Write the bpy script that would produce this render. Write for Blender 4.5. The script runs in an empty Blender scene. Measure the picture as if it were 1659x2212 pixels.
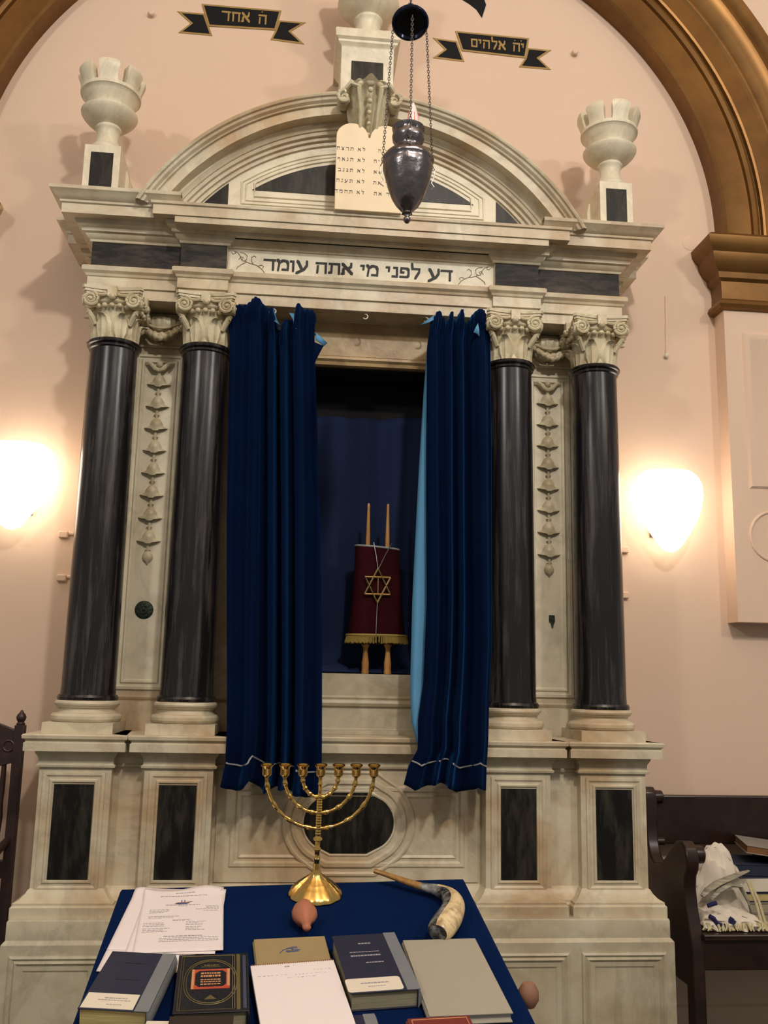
import bpy, bmesh, math, random
from math import sin, cos, pi, radians, sqrt, atan2, acos
from mathutils import Vector, Matrix
random.seed(7)
SC = bpy.context.scene
COL = SC.collection
# ------------------------------------------------------------------ camera
cam_d = bpy.data.cameras.new('camera'); cam = bpy.data.objects.new('camera', cam_d); COL.objects.link(cam)
SC.camera = cam
YAW, PITCH, ROLL = 0.0935, 0.1787, 0.0208
F_ = Vector((sin(YAW)*cos(PITCH), cos(YAW)*cos(PITCH), sin(PITCH)))
R0 = Vector((cos(YAW), -sin(YAW), 0)); U0 = R0.cross(F_)
R_ = R0*cos(ROLL) + U0*sin(ROLL); U_ = -R0*sin(ROLL) + U0*cos(ROLL)
cam.matrix_world = Matrix(((R_.x, U_.x, -F_.x, -0.2554), (R_.y, U_.y, -F_.y, -4.4977), (R_.z, U_.z, -F_.z, 1.6145), (0, 0, 0, 1)))
cam_d.sensor_fit = 'VERTICAL'; cam_d.sensor_height = 36.0; cam_d.lens = 2008.0*36.0/2212.0
cam_d.clip_start = 0.05; cam_d.clip_end = 60
# ------------------------------------------------------------------ world, lights, exposure
W = bpy.data.worlds.new('world'); SC.world = W; W.use_nodes = True
W.node_tree.nodes['Background'].inputs[0].default_value = (1.0, 0.93, 0.84, 1)
W.node_tree.nodes['Background'].inputs[1].default_value = 0.27
def point(name, loc, energy, size, color):
    l = bpy.data.lights.new(name, 'POINT'); l.energy = energy; l.shadow_soft_size = size; l.color = color
    o = bpy.data.objects.new(name, l); o.location = loc; COL.objects.link(o); return o
point('chandelier_light_middle', (0.9, -5.6, 6.0), 520, 0.16, (1.0, 0.95, 0.87))
point('chandelier_light_west', (-3.4, -5.4, 5.2), 255, 0.22, (1.0, 0.95, 0.87))
point('chandelier_light_east', (3.6, -5.2, 5.2), 255, 0.22, (1.0, 0.95, 0.87))
SC.view_settings.view_transform = 'Standard'; SC.view_settings.look = 'None'
SC.view_settings.exposure = 0.0; SC.view_settings.gamma = 1.0; SC.view_settings.use_curve_mapping = False

# ------------------------------------------------------------------ materials
def srgb(r, g, b):
    f = lambda c: (c/255/12.92) if c/255 <= 0.04045 else ((c/255+0.055)/1.055)**2.4
    return (f(r), f(g), f(b), 1)
def new_mat(name):
    m = bpy.data.materials.new(name); m.use_nodes = True
    nt = m.node_tree; return m, nt, nt.nodes['Principled BSDF']
def plain(name, col, rough=0.6, metal=0.0, sheen=0.0, var=0.12, scale=12, bump=0.0, bscale=60, spec=0.5, emis=None, estr=0):
    m, nt, p = new_mat(name)
    N = nt.nodes; L = nt.links
    tc = N.new('ShaderNodeTexCoord'); n = N.new('ShaderNodeTexNoise'); n.inputs['Scale'].default_value = scale; n.inputs['Detail'].default_value = 5
    L.new(tc.outputs['Object'], n.inputs['Vector'])
    mx = N.new('ShaderNodeMix'); mx.data_type = 'RGBA'
    mx.inputs[6].default_value = tuple(c*(1-var) for c in col[:3])+(1,); mx.inputs[7].default_value = tuple(min(1, c*(1+var)) for c in col[:3])+(1,)
    L.new(n.outputs['Fac'], mx.inputs[0]); L.new(mx.outputs[2], p.inputs['Base Color'])
    p.inputs['Roughness'].default_value = rough; p.inputs['Metallic'].default_value = metal
    p.inputs['Specular IOR Level'].default_value = spec
    if sheen:
        p.inputs['Sheen Weight'].default_value = sheen; p.inputs['Sheen Roughness'].default_value = 0.35
    if bump:
        b = N.new('ShaderNodeBump'); n2 = N.new('ShaderNodeTexNoise'); n2.inputs['Scale'].default_value = bscale; n2.inputs['Detail'].default_value = 6
        L.new(tc.outputs['Object'], n2.inputs['Vector']); L.new(n2.outputs['Fac'], b.inputs['Height'])
        b.inputs['Strength'].default_value = bump; b.inputs['Distance'].default_value = 0.01; L.new(b.outputs['Normal'], p.inputs['Normal'])
    if emis:
        p.inputs['Emission Color'].default_value = emis; p.inputs['Emission Strength'].default_value = estr
    return m
def marble(name, base, stain, vein, rough=0.42, smin=0.45, smax=0.72, sc=2.2):
    m, nt, p = new_mat(name); N = nt.nodes; L = nt.links
    tc = N.new('ShaderNodeTexCoord')
    def noise(scale, detail, dist=0.0, vec=None, ro=0.6):
        n = N.new('ShaderNodeTexNoise'); n.inputs['Scale'].default_value = scale; n.inputs['Detail'].default_value = detail
        n.inputs['Distortion'].default_value = dist; n.inputs['Roughness'].default_value = ro
        L.new(vec or tc.outputs['Object'], n.inputs['Vector']); return n
    def ramp(src, a, b, lo=0.0, hi=1.0):
        r = N.new('ShaderNodeMapRange'); r.inputs[1].default_value = a; r.inputs[2].default_value = b
        r.inputs[3].default_value = lo; r.inputs[4].default_value = hi; L.new(src, r.inputs[0]); return r.outputs[0]
    def mix(f, a, b):
        x = N.new('ShaderNodeMix'); x.data_type = 'RGBA'
        L.new(f, x.inputs[0])
        for s, v in ((6, a), (7, b)):
            if isinstance(v, tuple): x.inputs[s].default_value = v
            else: L.new(v, x.inputs[s])
        return x.outputs[2]
    c1 = mix(ramp(noise(sc, 8, 0.6).outputs['Fac'], smin, smax), base, stain)
    c2 = mix(ramp(noise(9.0, 6, 0.3).outputs['Fac'], 0.5, 0.75, 0, 0.5), c1, tuple(c*0.72 for c in stain[:3])+(1,))
    vn = noise(1.6, 7, 1.6)
    ab = N.new('ShaderNodeMath'); ab.operation = 'SUBTRACT'; ab.inputs[1].default_value = 0.5; L.new(vn.outputs['Fac'], ab.inputs[0])
    ab2 = N.new('ShaderNodeMath'); ab2.operation = 'ABSOLUTE'; L.new(ab.outputs[0], ab2.inputs[0])
    c3 = mix(ramp(ab2.outputs[0], 0.0, 0.045, 0.22, 0), c2, vein)
    L.new(c3, p.inputs['Base Color']); p.inputs['Roughness'].default_value = rough
    b = N.new('ShaderNodeBump'); b.inputs['Strength'].default_value = 0.18; b.inputs['Distance'].default_value = 0.01
    L.new(noise(26, 6).outputs['Fac'], b.inputs['Height']); L.new(b.outputs['Normal'], p.inputs['Normal'])
    return m
def streaky(name, dark, light, sx, sy, sz, rough=0.3, lo=0.42, hi=0.8, spec=0.5, metal=0.0, bump=0.05):
    m, nt, p = new_mat(name); N = nt.nodes; L = nt.links
    tc = N.new('ShaderNodeTexCoord'); mp = N.new('ShaderNodeMapping'); mp.inputs['Scale'].default_value = (sx, sy, sz)
    L.new(tc.outputs['Object'], mp.inputs[0])
    n = N.new('ShaderNodeTexNoise'); n.inputs['Scale'].default_value = 1; n.inputs['Detail'].default_value = 9; n.inputs['Roughness'].default_value = 0.68
    n.inputs['Distortion'].default_value = 0.25; L.new(mp.outputs[0], n.inputs['Vector'])
    r = N.new('ShaderNodeMapRange'); r.inputs[1].default_value = lo; r.inputs[2].default_value = hi; L.new(n.outputs['Fac'], r.inputs[0])
    x = N.new('ShaderNodeMix'); x.data_type = 'RGBA'; x.inputs[6].default_value = dark; x.inputs[7].default_value = light
    L.new(r.outputs[0], x.inputs[0]); L.new(x.outputs[2], p.inputs['Base Color'])
    p.inputs['Roughness'].default_value = rough; p.inputs['Specular IOR Level'].default_value = spec; p.inputs['Metallic'].default_value = metal
    b = N.new('ShaderNodeBump'); b.inputs['Strength'].default_value = bump; b.inputs['Distance'].default_value = 0.01
    L.new(n.outputs['Fac'], b.inputs['Height']); L.new(b.outputs['Normal'], p.inputs['Normal'])
    return m
M = {}
M['wall'] = plain('pink_plaster', srgb(214, 187, 165), 0.75, var=0.045, scale=1.3, bump=0.12, bscale=9)
M['marble'] = marble('aged_marble', srgb(206, 196, 170), srgb(180, 152, 116), srgb(120, 112, 98), smin=0.44, smax=0.66)
M['marble_grey'] = marble('grey_veined_marble', srgb(192, 184, 160), srgb(160, 144, 112), srgb(104, 98, 88))
M['marble_white'] = marble('clean_marble', srgb(220, 211, 186), srgb(200, 187, 155), srgb(160, 150, 130), smin=0.5, smax=0.85)
M['marble_carved'] = marble('carved_marble', srgb(208, 197, 166), srgb(178, 160, 122), srgb(130, 120, 100), sc=9)
M['marble_gold'] = marble('brown_veined_marble', srgb(176, 148, 104), srgb(132, 102, 62), srgb(200, 178, 140), sc=4)
M['black_col'] = streaky('black_marble_column', srgb(22, 20, 23), srgb(100, 94, 90), 34, 34, 1.9, rough=0.26, lo=0.50, hi=0.86)
M['black'] = streaky('black_marble_panel', srgb(18, 17, 15), srgb(74, 68, 58), 22, 22, 5, rough=0.4, lo=0.45, hi=0.85, spec=0.25)
M['black_h'] = streaky('black_marble_frieze', srgb(22, 20, 19), srgb(88, 78, 68), 6, 20, 26, rough=0.55, spec=0.25, lo=0.42, hi=0.8)
M['gold_arch'] = streaky('gilded_plaster', srgb(92, 61, 26), srgb(132, 94, 44), 2.5, 2.5, 2.5, rough=0.4, lo=0.3, hi=0.7, metal=0.6)
M['gold'] = plain('polished_brass', srgb(228, 192, 112), 0.2, 1.0, var=0.1, bump=0.08, bscale=50)
M['gold_paint'] = plain('gold_paint', srgb(150, 122, 66), 0.5, 0.2)
M['black_paint'] = plain('black_paint', srgb(14, 15, 19), 0.7, spec=0.2)
M['letter'] = plain('black_lettering', srgb(24, 22, 20), 0.6)
M['letter_brown'] = plain('faded_line', srgb(120, 98, 76), 0.7)
M['velvet'] = plain('navy_velvet', srgb(3, 17, 46), 0.95, sheen=0.42, var=0.25, scale=5, spec=0.05, bump=0.1, bscale=300)
M['velvet'].node_tree.nodes['Principled BSDF'].inputs['Sheen Tint'].default_value = srgb(40, 110, 190)
M['cloth_blue'] = plain('royal_blue_velvet', srgb(4, 25, 64), 0.95, sheen=0.12, var=0.15, scale=6, spec=0.05, bump=0.15, bscale=350)
M['cloth_blue'].node_tree.nodes['Principled BSDF'].inputs['Sheen Tint'].default_value = srgb(50, 120, 200)
M['backing'] = plain('blue_backing_cloth', srgb(30, 42, 72), 0.9, var=0.15, scale=5, spec=0.1)
M['lining'] = plain('light_blue_lining', srgb(84, 146, 188), 0.8, var=0.05)
M['cord'] = plain('pale_cord', srgb(150, 152, 150), 0.8)
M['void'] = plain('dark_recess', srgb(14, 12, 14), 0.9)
M['maroon'] = plain('maroon_velvet', srgb(48, 9, 15), 0.9, sheen=0.08, var=0.3, scale=14, spec=0.1, bump=0.2, bscale=25)
M['maroon'].node_tree.nodes['Principled BSDF'].inputs['Sheen Tint'].default_value = srgb(190, 60, 70)
M['fringe'] = plain('gold_fringe', srgb(150, 128, 62), 0.7, var=0.35, scale=90)
M['silver_gold'] = plain('gilt_star', srgb(210, 184, 120), 0.25, 1.0)
M['chain'] = plain('silver_chain', srgb(170, 165, 158), 0.35, 0.9)
M['wood_pale'] = streaky('pale_turned_wood', srgb(150, 102, 52), srgb(206, 156, 92), 60, 60, 6, rough=0.35, lo=0.3, hi=0.7)
M['wood_dark'] = streaky('dark_stained_wood', srgb(20, 10, 7), srgb(50, 28, 18), 14, 14, 14, rough=0.32, lo=0.3, hi=0.75)
M['wood_chair'] = streaky('dark_chair_wood', srgb(32, 19, 18), srgb(60, 38, 34), 14, 14, 14, rough=0.4, lo=0.3, hi=0.75)
M['silver_dark'] = plain('tarnished_silver', srgb(122, 118, 120), 0.27, 1.0, var=0.4, scale=14, bump=0.35, bscale=30)
M['silver_link'] = plain('tarnished_links', srgb(150, 144, 140), 0.4, 1.0)
M['enamel'] = plain('dark_blue_enamel', srgb(28, 34, 56), 0.15, 0.6)
M['flame'] = plain('frosted_flame_bulb', srgb(236, 214, 206), 0.35, var=0.05)
M['flame_red'] = plain('red_bulb_stripe', srgb(220, 70, 70), 0.4)
M['sconce'] = plain('glowing_glass', srgb(255, 250, 240), 0.3, emis=(1.0, 0.84, 0.66, 1), estr=6.0)
M['brass_dark'] = plain('dark_bracket', srgb(90, 76, 60), 0.4, 0.6)
M['bronze'] = plain('green_bronze', srgb(44, 56, 44), 0.5, 0.4, var=0.5, scale=60, bump=0.5, bscale=90)
M['tablet'] = plain('cream_tablet', srgb(236, 216, 182), 0.6, var=0.03)
M['paper'] = plain('white_paper', srgb(226, 216, 214), 0.7, var=0.01)
M['paper2'] = plain('cream_paper', srgb(214, 204, 186), 0.7, var=0.02)
M['ink'] = plain('grey_ink', srgb(150, 145, 150), 0.8)
M['ink_blue'] = plain('blue_ink', srgb(74, 84, 120), 0.8)
M['ink_brown'] = plain('brown_ink', srgb(170, 118, 84), 0.8)
M['navy_cover'] = plain('navy_book_cloth', srgb(27, 32, 54), 0.6, var=0.15, scale=30, bump=0.1, bscale=200)
M['tape'] = plain('grey_book_tape', srgb(118, 122, 125), 0.35)
M['pages'] = streaky('yellowed_pages', srgb(150, 132, 78), srgb(206, 190, 132), 8, 8, 320, rough=0.8, lo=0.3, hi=0.7)
M['pages_grey'] = streaky('grey_pages', srgb(120, 114, 92), srgb(178, 170, 140), 8, 8, 320, rough=0.8, lo=0.3, hi=0.7)
M['black_cover'] = plain('black_tooled_cover', srgb(24, 27, 34), 0.35, var=0.2, bump=0.2, bscale=160)
M['gold_foil'] = plain('gold_foil', srgb(140, 126, 84), 0.35, 0.6)
M['red_label'] = plain('red_label', srgb(178, 74, 52), 0.5)
M['orange_label'] = plain('orange_foil', srgb(206, 150, 104), 0.5, 0.2)
M['foil_silver'] = plain('silver_foil', srgb(140, 150, 178), 0.25, 0.8)
M['tan_cover'] = plain('tan_book_cover', srgb(152, 134, 94), 0.6, var=0.05)
M['knob_wood'] = plain('brown_knob', srgb(140, 100, 78), 0.6)
M['grey_cover'] = plain('grey_book_cloth', srgb(158, 152, 136), 0.7, var=0.04, bump=0.15, bscale=250)
M['red_cover'] = plain('red_leather', srgb(112, 44, 38), 0.45, var=0.2)
M['brown_cover'] = plain('dark_brown_leather', srgb(44, 34, 30), 0.5)
M['spiral'] = plain('copper_wire', srgb(190, 130, 110), 0.35, 0.7)
M['clay'] = plain('terracotta', srgb(172, 108, 80), 0.55, var=0.12, scale=20)
M['horn_tan'] = streaky('tan_horn', srgb(110, 76, 30), srgb(176, 134, 76), 20, 20, 20, rough=0.25, lo=0.3, hi=0.7)
M['horn_cream'] = streaky('cream_horn', srgb(128, 96, 60), srgb(226, 204, 158), 26, 26, 26, rough=0.3, lo=0.28, hi=0.52)
M['horn_black'] = streaky('grey_black_horn', srgb(24, 24, 24), srgb(170, 172, 170), 24, 24, 24, rough=0.2, lo=0.42, hi=0.72)
M['white_cloth'] = plain('white_wool', srgb(212, 202, 186), 0.9, var=0.05, sheen=0.1)
M['wool_grey'] = streaky('striped_grey_wool', srgb(120, 116, 100), srgb(205, 198, 178), 6, 6, 90, rough=0.9)
M['fringe_cream'] = plain('cream_tassels', srgb(190, 178, 140), 0.9, var=0.2, scale=60)
M['navy_stripe'] = plain('navy_stripe', srgb(24, 24, 74), 0.9)
M['floor'] = streaky('stone_floor', srgb(50, 46, 34), srgb(84, 78, 60), 3, 3, 3, rough=0.5)
M['board_grey'] = plain('grey_board_cover', srgb(132, 128, 118), 0.6)
M['orange_edge'] = plain('brown_page_edge', srgb(120, 78, 44), 0.7)
M['hook'] = plain('white_metal_hook', srgb(205, 200, 185), 0.4)

# ------------------------------------------------------------------ helpers
MAT = {}   # world matrix of every root empty
def world_inv(o):
    if o is None: return Matrix.Identity(4)
    while o.parent is not None: o = o.parent
    return MAT[o.name].inverted() if o.name in MAT else Matrix.Identity(4)
class MB:
    def __init__(s): s.v = []; s.f = []; s.m = []
    def add(s, vs, fs, mi=0):
        b = len(s.v); s.v += [tuple(v) for v in vs]; s.f += [[i+b for i in f] for f in fs]; s.m += [mi]*len(fs); return s
    def xf(s, mat, start=0):
        for i in range(start, len(s.v)): s.v[i] = tuple(mat @ Vector(s.v[i]))
        return s
    def box(s, x0, x1, y0, y1, z0, z1, mi=0):
        vs = [(x, y, z) for x in (x0, x1) for y in (y0, y1) for z in (z0, z1)]
        return s.add(vs, [(0, 1, 3, 2), (4, 6, 7, 5), (0, 4, 5, 1), (2, 3, 7, 6), (0, 2, 6, 4), (1, 5, 7, 3)], mi)
    def prism(s, poly, axis, a, b, mi=0):
        # poly: 2D outline; axis 'y': (x,z) outline, 'z': (x,y), 'x': (y,z)
        n = len(poly)
        P = {'y': lambda p, t: (p[0], t, p[1]), 'z': lambda p, t: (p[0], p[1], t), 'x': lambda p, t: (t, p[0], p[1])}[axis]
        vs = [P(p, a) for p in poly]+[P(p, b) for p in poly]
        fs = [list(range(n)), list(range(2*n-1, n-1, -1))]+[(i, (i+1) % n, n+(i+1) % n, n+i) for i in range(n)]
        return s.add(vs, fs, mi)
    def lathe(s, prof, cx=0, cy=0, cz=0, n=32, ang=(0, 2*pi), fr=None, ysc=1.0, mi=0, cap=True):
        full = abs(ang[1]-ang[0]-2*pi) < 1e-6; k = n if full else n+1
        vs = []
        for (r, z) in prof:
            for i in range(k):
                t = ang[0]+(ang[1]-ang[0])*i/n
                rr = r*(fr(t, z) if fr else 1)
                vs.append((cx+rr*cos(t), cy+rr*sin(t)*ysc, cz+z))
        fs = []
        for j in range(len(prof)-1):
            for i in range(n):
                i2 = (i+1) % k if full else i+1
                fs.append((j*k+i, j*k+i2, (j+1)*k+i2, (j+1)*k+i))
        if cap and full:
            fs.append(list(range(k))[::-1]); fs.append([(len(prof)-1)*k+i for i in range(k)])
        return s.add(vs, fs, mi)
    def tube(s, pts, rad, n=8, closed=False, flat=1.0, mi=0, up=(0, 0, 1), mfun=None):
        pts = [Vector(p) for p in pts]; N = len(pts); rings = []
        for i, p in enumerate(pts):
            a = pts[(i-1) % N] if closed or i > 0 else pts[0]; b = pts[(i+1) % N] if closed or i < N-1 else pts[-1]
            t = (b-a).normalized(); u = Vector(up)
            if abs(t.dot(u)) > 0.97: u = Vector((0, 1, 0)) if abs(t.y) < 0.9 else Vector((1, 0, 0))
            e1 = t.cross(u).normalized(); e2 = e1.cross(t)
            r = rad[i] if isinstance(rad, (list, tuple)) else rad
            rings.append([p+e1*(r*cos(2*pi*k/n))+e2*(r*flat*sin(2*pi*k/n)) for k in range(n)])
        vs = [v for r in rings for v in r]; fs = []; ms = []
        for i in range(N if closed else N-1):
            j = (i+1) % N
            for k in range(n):
                k2 = (k+1) % n; fs.append((i*n+k, i*n+k2, j*n+k2, j*n+k)); ms.append(mfun(i, k) if mfun else mi)
        b = len(s.v); s.v += [tuple(v) for v in vs]; s.f += [[q+b for q in f] for f in fs]; s.m += ms
        if not closed:
            s.f += [[b+k for k in range(n)][::-1], [b+(N-1)*n+k for k in range(n)]]; s.m += [mfun(0, 0) if mfun else mi, mfun(N-1, 0) if mfun else mi]
        return s
    def sphere(s, c, r, n=12, m=8, sc=(1, 1, 1), mi=0):
        vs = [(c[0], c[1], c[2]-r*sc[2])]; 
        for j in range(1, m):
            ph = -pi/2+pi*j/m
            for i in range(n):
                t = 2*pi*i/n; vs.append((c[0]+r*cos(ph)*cos(t)*sc[0], c[1]+r*cos(ph)*sin(t)*sc[1], c[2]+r*sin(ph)*sc[2]))
        vs.append((c[0], c[1], c[2]+r*sc[2])); fs = [(0, 1+(i+1) % n, 1+i) for i in range(n)]
        for j in range(m-2):
            for i in range(n): fs.append((1+j*n+i, 1+j*n+(i+1) % n, 1+(j+1)*n+(i+1) % n, 1+(j+1)*n+i))
        l = len(vs)-1; o = 1+(m-2)*n
        fs += [(o+i, o+(i+1) % n, l) for i in range(n)]
        return s.add(vs, fs, mi)
    def torus(s, c, R, r, n=24, m=8, axis='z', mi=0, ang=(0, 2*pi)):
        pts = []
        full = abs(ang[1]-ang[0]-2*pi) < 1e-6
        for i in range(n if full else n+1):
            t = ang[0]+(ang[1]-ang[0])*i/n
            a, b = R*cos(t), R*sin(t)
            pts.append({'z': (c[0]+a, c[1]+b, c[2]), 'y': (c[0]+a, c[1], c[2]+b), 'x': (c[0], c[1]+a, c[2]+b)}[axis])
        return s.tube(pts, r, m, closed=full, mi=mi, up={'z': (0, 0, 1), 'y': (0, 1, 0), 'x': (1, 0, 0)}[axis])
    def mould(s, path, prof, mi=0):
        # path: plan polyline (x,y), outward is the left-hand-down side (towards -y for a path running +x); prof: (out,z)
        n = len(path); P = [Vector(p) for p in path]; offs = []
        for i in range(n):
            ds = []
            if i > 0: ds.append((P[i]-P[i-1]).normalized())
            if i < n-1: ds.append((P[i+1]-P[i]).normalized())
            ns = [Vector((d.y, -d.x)) for d in ds]
            if len(ns) == 1: offs.append(ns[0])
            else:
                b = ns[0]+ns[1]; offs.append(b*(2.0/max(b.length_squared, 1e-6))*1.0)
        vs = [(P[i].x+offs[i].x*o, P[i].y+offs[i].y*o, z) for (o, z) in prof for i in range(n)]
        fs = []
        for j in range(len(prof)-1):
            for i in range(n-1): fs.append((j*n+i, j*n+i+1, (j+1)*n+i+1, (j+1)*n+i))
        return s.add(vs, fs, mi)
    def frame(s, x0, x1, z0, z1, prof, mi=0, fill=None):
        # rectangular moulded frame facing -y: prof list of (inset, y)
        b = []
        for (i, y) in prof: b += [(x0+i, y, z0+i), (x1-i, y, z0+i), (x1-i, y, z1-i), (x0+i, y, z1-i)]
        fs = []
        for j in range(len(prof)-1):
            for k in range(4): fs.append((j*4+k, j*4+(k+1) % 4, (j+1)*4+(k+1) % 4, (j+1)*4+k))
        if fill is None or fill: 
            j = len(prof)-1; fs.append((j*4, j*4+1, j*4+2, j*4+3))
        return s.add(b, fs, mi)
    def build(s, name, mats, parent=None, local=False, angle=35, bevel=0, recalc=True):
        me = bpy.data.meshes.new(name)
        inv = Matrix.Identity(4) if local else world_inv(parent)
        me.from_pydata([tuple(inv @ Vector(v)) for v in s.v], [], s.f)
        if not isinstance(mats, (list, tuple)): mats = [mats]
        for m in mats: me.materials.append(M[m] if isinstance(m, str) else m)
        me.polygons.foreach_set('material_index', s.m)
        me.validate()
        if recalc:
            bm = bmesh.new(); bm.from_mesh(me); bmesh.ops.recalc_face_normals(bm, faces=bm.faces); bm.to_mesh(me); bm.free()
        me.polygons.foreach_set('use_smooth', [True]*len(me.polygons))
        me.set_sharp_from_angle(angle=radians(angle)); me.update()
        o = bpy.data.objects.new(name, me); COL.objects.link(o)
        if parent is not None: o.parent = parent
        if bevel:
            b = o.modifiers.new('bevel', 'BEVEL'); b.width = bevel; b.segments = 2; b.limit_method = 'ANGLE'; b.angle_limit = radians(40)
        return o
def tag(o, label, cat, group=None):
    o['label'] = label; o['category'] = cat
    if group: o['group'] = group
    return o
def struct(o): o['kind'] = 'structure'; return o
def thing(name, label, cat, loc=(0, 0, 0), group=None, mat=None):
    o = bpy.data.objects.new(name, None); COL.objects.link(o); o.empty_display_size = 0.05
    m = mat.copy() if mat is not None else Matrix.Translation(Vector(loc))
    o.matrix_world = m; MAT[o.name] = m
    return tag(o, label, cat, group)

# ------------------------------------------------------------------ Hebrew letters drawn with a broad nib
G = {
 'ד': (.74, [[(.02, .88), (.68, .88)], [(.56, .88), (.56, 0)]]),
 'ה': (.72, [[(.02, .88), (.62, .88)], [(.6, .88), (.6, 0)], [(.1, .58), (.08, 0)]]),
 'ח': (.72, [[(.02, .88), (.66, .88)], [(.6, .88), (.6, 0)], [(.1, .88), (.1, 0)]]),
 'ר': (.66, [[(.02, .88), (.54, .88), (.58, .75), (.58, 0)]]),
 'ו': (.28, [[(.0, .88), (.16, .88), (.16, 0)]]),
 'י': (.28, [[(.0, .88), (.16, .88), (.14, .55)]]),
 'ז': (.34, [[(0, .88), (.26, .88)], [(.14, .88), (.14, 0)]]),
 'ג': (.46, [[(.1, .88), (.3, .88), (.3, .35), (.38, 0)], [(.3, .26), (.04, .02)]]),
 'נ': (.42, [[(.12, .88), (.3, .88), (.3, .06), (.02, .06)]]),
 'כ': (.62, [[(.02, .88), (.42, .88), (.52, .75), (.52, .2), (.42, .06), (.02, .06)]]),
 'ב': (.68, [[(.02, .88), (.42, .88), (.5, .78), (.5, .06)], [(.02, .06), (.62, .06)]]),
 'פ': (.64, [[(.22, .48), (.06, .5), (.08, .88), (.42, .88), (.54, .75), (.54, .2), (.44, .06), (.02, .06)]]),
 'ל': (.6, [[(.04, 1.35), (.08, .88), (.52, .88), (.5, .6), (.26, 0)]]),
 'מ': (.76, [[(.02, .95), (.14, .75), (.06, 0)], [(.14, .72), (.36, .92), (.6, .85), (.68, .6), (.66, .06), (.34, .06)]]),
 'ם': (.7, [[(.08, .88), (.6, .88), (.6, .06), (.12, .06), (.1, .88)]]),
 'ע': (.74, [[(.06, .95), (.14, .8), (.36, .12)], [(.64, .95), (.66, .6), (.48, .2), (.02, -.18)]]),
 'ת': (.74, [[(.04, .88), (.64, .88), (.64, 0)], [(.18, .88), (.16, .08), (.02, .04)]]),
 'א': (.72, [[(.04, .95), (.64, .04)], [(.58, 1.0), (.58, .72), (.4, .52)], [(.22, .62), (.08, .4), (.12, .04), (.0, .02)]]),
 'צ': (.62, [[(.02, .95), (.1, .8), (.5, .06), (.02, .06)], [(.54, .98), (.5, .72), (.32, .5)]]),
 'ש': (.84, [[(.04, .95), (.14, .1), (.62, .1), (.78, .95)], [(.42, .95), (.4, .6), (.16, .4)]]),
 'ף': (.64, [[(.22, .48), (.06, .5), (.08, .88), (.42, .88), (.54, .75), (.54, -.25)]]),
 "'": (.2, [[(.08, .98), (.04, .8)]]),
}
def hull(pts):
    pts = sorted(set(pts)); 
    def half(ps):
        h = []
        for p in ps:
            while len(h) > 1 and (h[-1][0]-h[-2][0])*(p[1]-h[-2][1])-(h[-1][1]-h[-2][1])*(p[0]-h[-2][0]) <= 0: h.pop()
            h.append(p)
        return h
    a = half(pts); b = half(pts[::-1]); return a[:-1]+b[:-1]
def glyph_polys(strokes, nx, ny):
    out = []
    for st in strokes:
        for a, b in zip(st[:-1], st[1:]):
            out.append(hull([(round(p[0]+dx*nx+dy*0.02, 5), round(p[1]+dy*ny, 5)) for p in (a, b) for dx in (-.5, .5) for dy in (-.5, .5)]))
    return out
def hebrew(mb, text, xr, z, h, plane, nx=.13, ny=.2, space=.45, mi=0, sx=1.0, gap=.1):
    # written right to left from xr; plane(x, z, lift) -> point
    x = xr; k = 0
    for ch in text:
        if ch == ' ': x -= space*h*sx; continue
        w, st = G[ch]
        x -= w*h*sx
        for poly in glyph_polys(st, nx, ny):
            n = len(poly); k += 1; l = 0.0012+0.00003*(k % 7)
            vs = [plane(x+p[0]*h*sx, z+p[1]*h, 0.0) for p in poly]+[plane(x+p[0]*h*sx, z+p[1]*h, l) for p in poly]
            mb.add(vs, [list(range(n)), list(range(2*n-1, n-1, -1))]+[(i, (i+1) % n, n+(i+1) % n, n+i) for i in range(n)], mi)
        x -= gap*h*sx
    return x

# ------------------------------------------------------------------ room shell
AW, AZ, AA, AB, YF = 1.91, 3.97, 1.935, 1.79, -0.11
mb = MB(); mb.box(-4.5, 4.5, 0.0, 0.25, 0, 7.2); struct(mb.build('wall_back', 'wall'))
mb = MB(); mb.box(-4.5, 4.5, -8, 0.25, -0.1, 0); struct(mb.build('floor', 'floor'))
mb = MB(); mb.box(-4.5, 4.5, -8, 0.25, 7.2, 7.3); struct(mb.build('ceiling', 'wall'))
def arch_pt(t, r, y):
    ex, ez = AA*cos(t), AB*sin(t); nx, nz = cos(t)/AA, sin(t)/AB; L = sqrt(nx*nx+nz*nz)
    return (ex+nx/L*r, y, 4.0+ez+nz/L*r)
# spandrel wall in front, cut by the arch
mb = MB(); NA = 64; inner = [arch_pt(pi*i/NA, 0.40, YF) for i in range(NA+1)]
outer = []
for i in range(NA+1):
    t = pi*i/NA; dx, dz = cos(t), sin(t); s = min(4.4/max(abs(dx), 1e-6), 3.15/max(dz, 1e-6)); outer.append((dx*s, YF, 4.0+dz*s))
vs = inner+outer; mb.add(vs, [(i, i+1, NA+2+i, NA+1+i) for i in range(NA)])
mb.box(AW+0.5, 4.4, YF, 0, AZ, 4.0); mb.box(-4.4, -AW-0.5, YF, 0, AZ, 4.0)
struct(mb.build('wall_front', 'wall', recalc=False))
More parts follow.
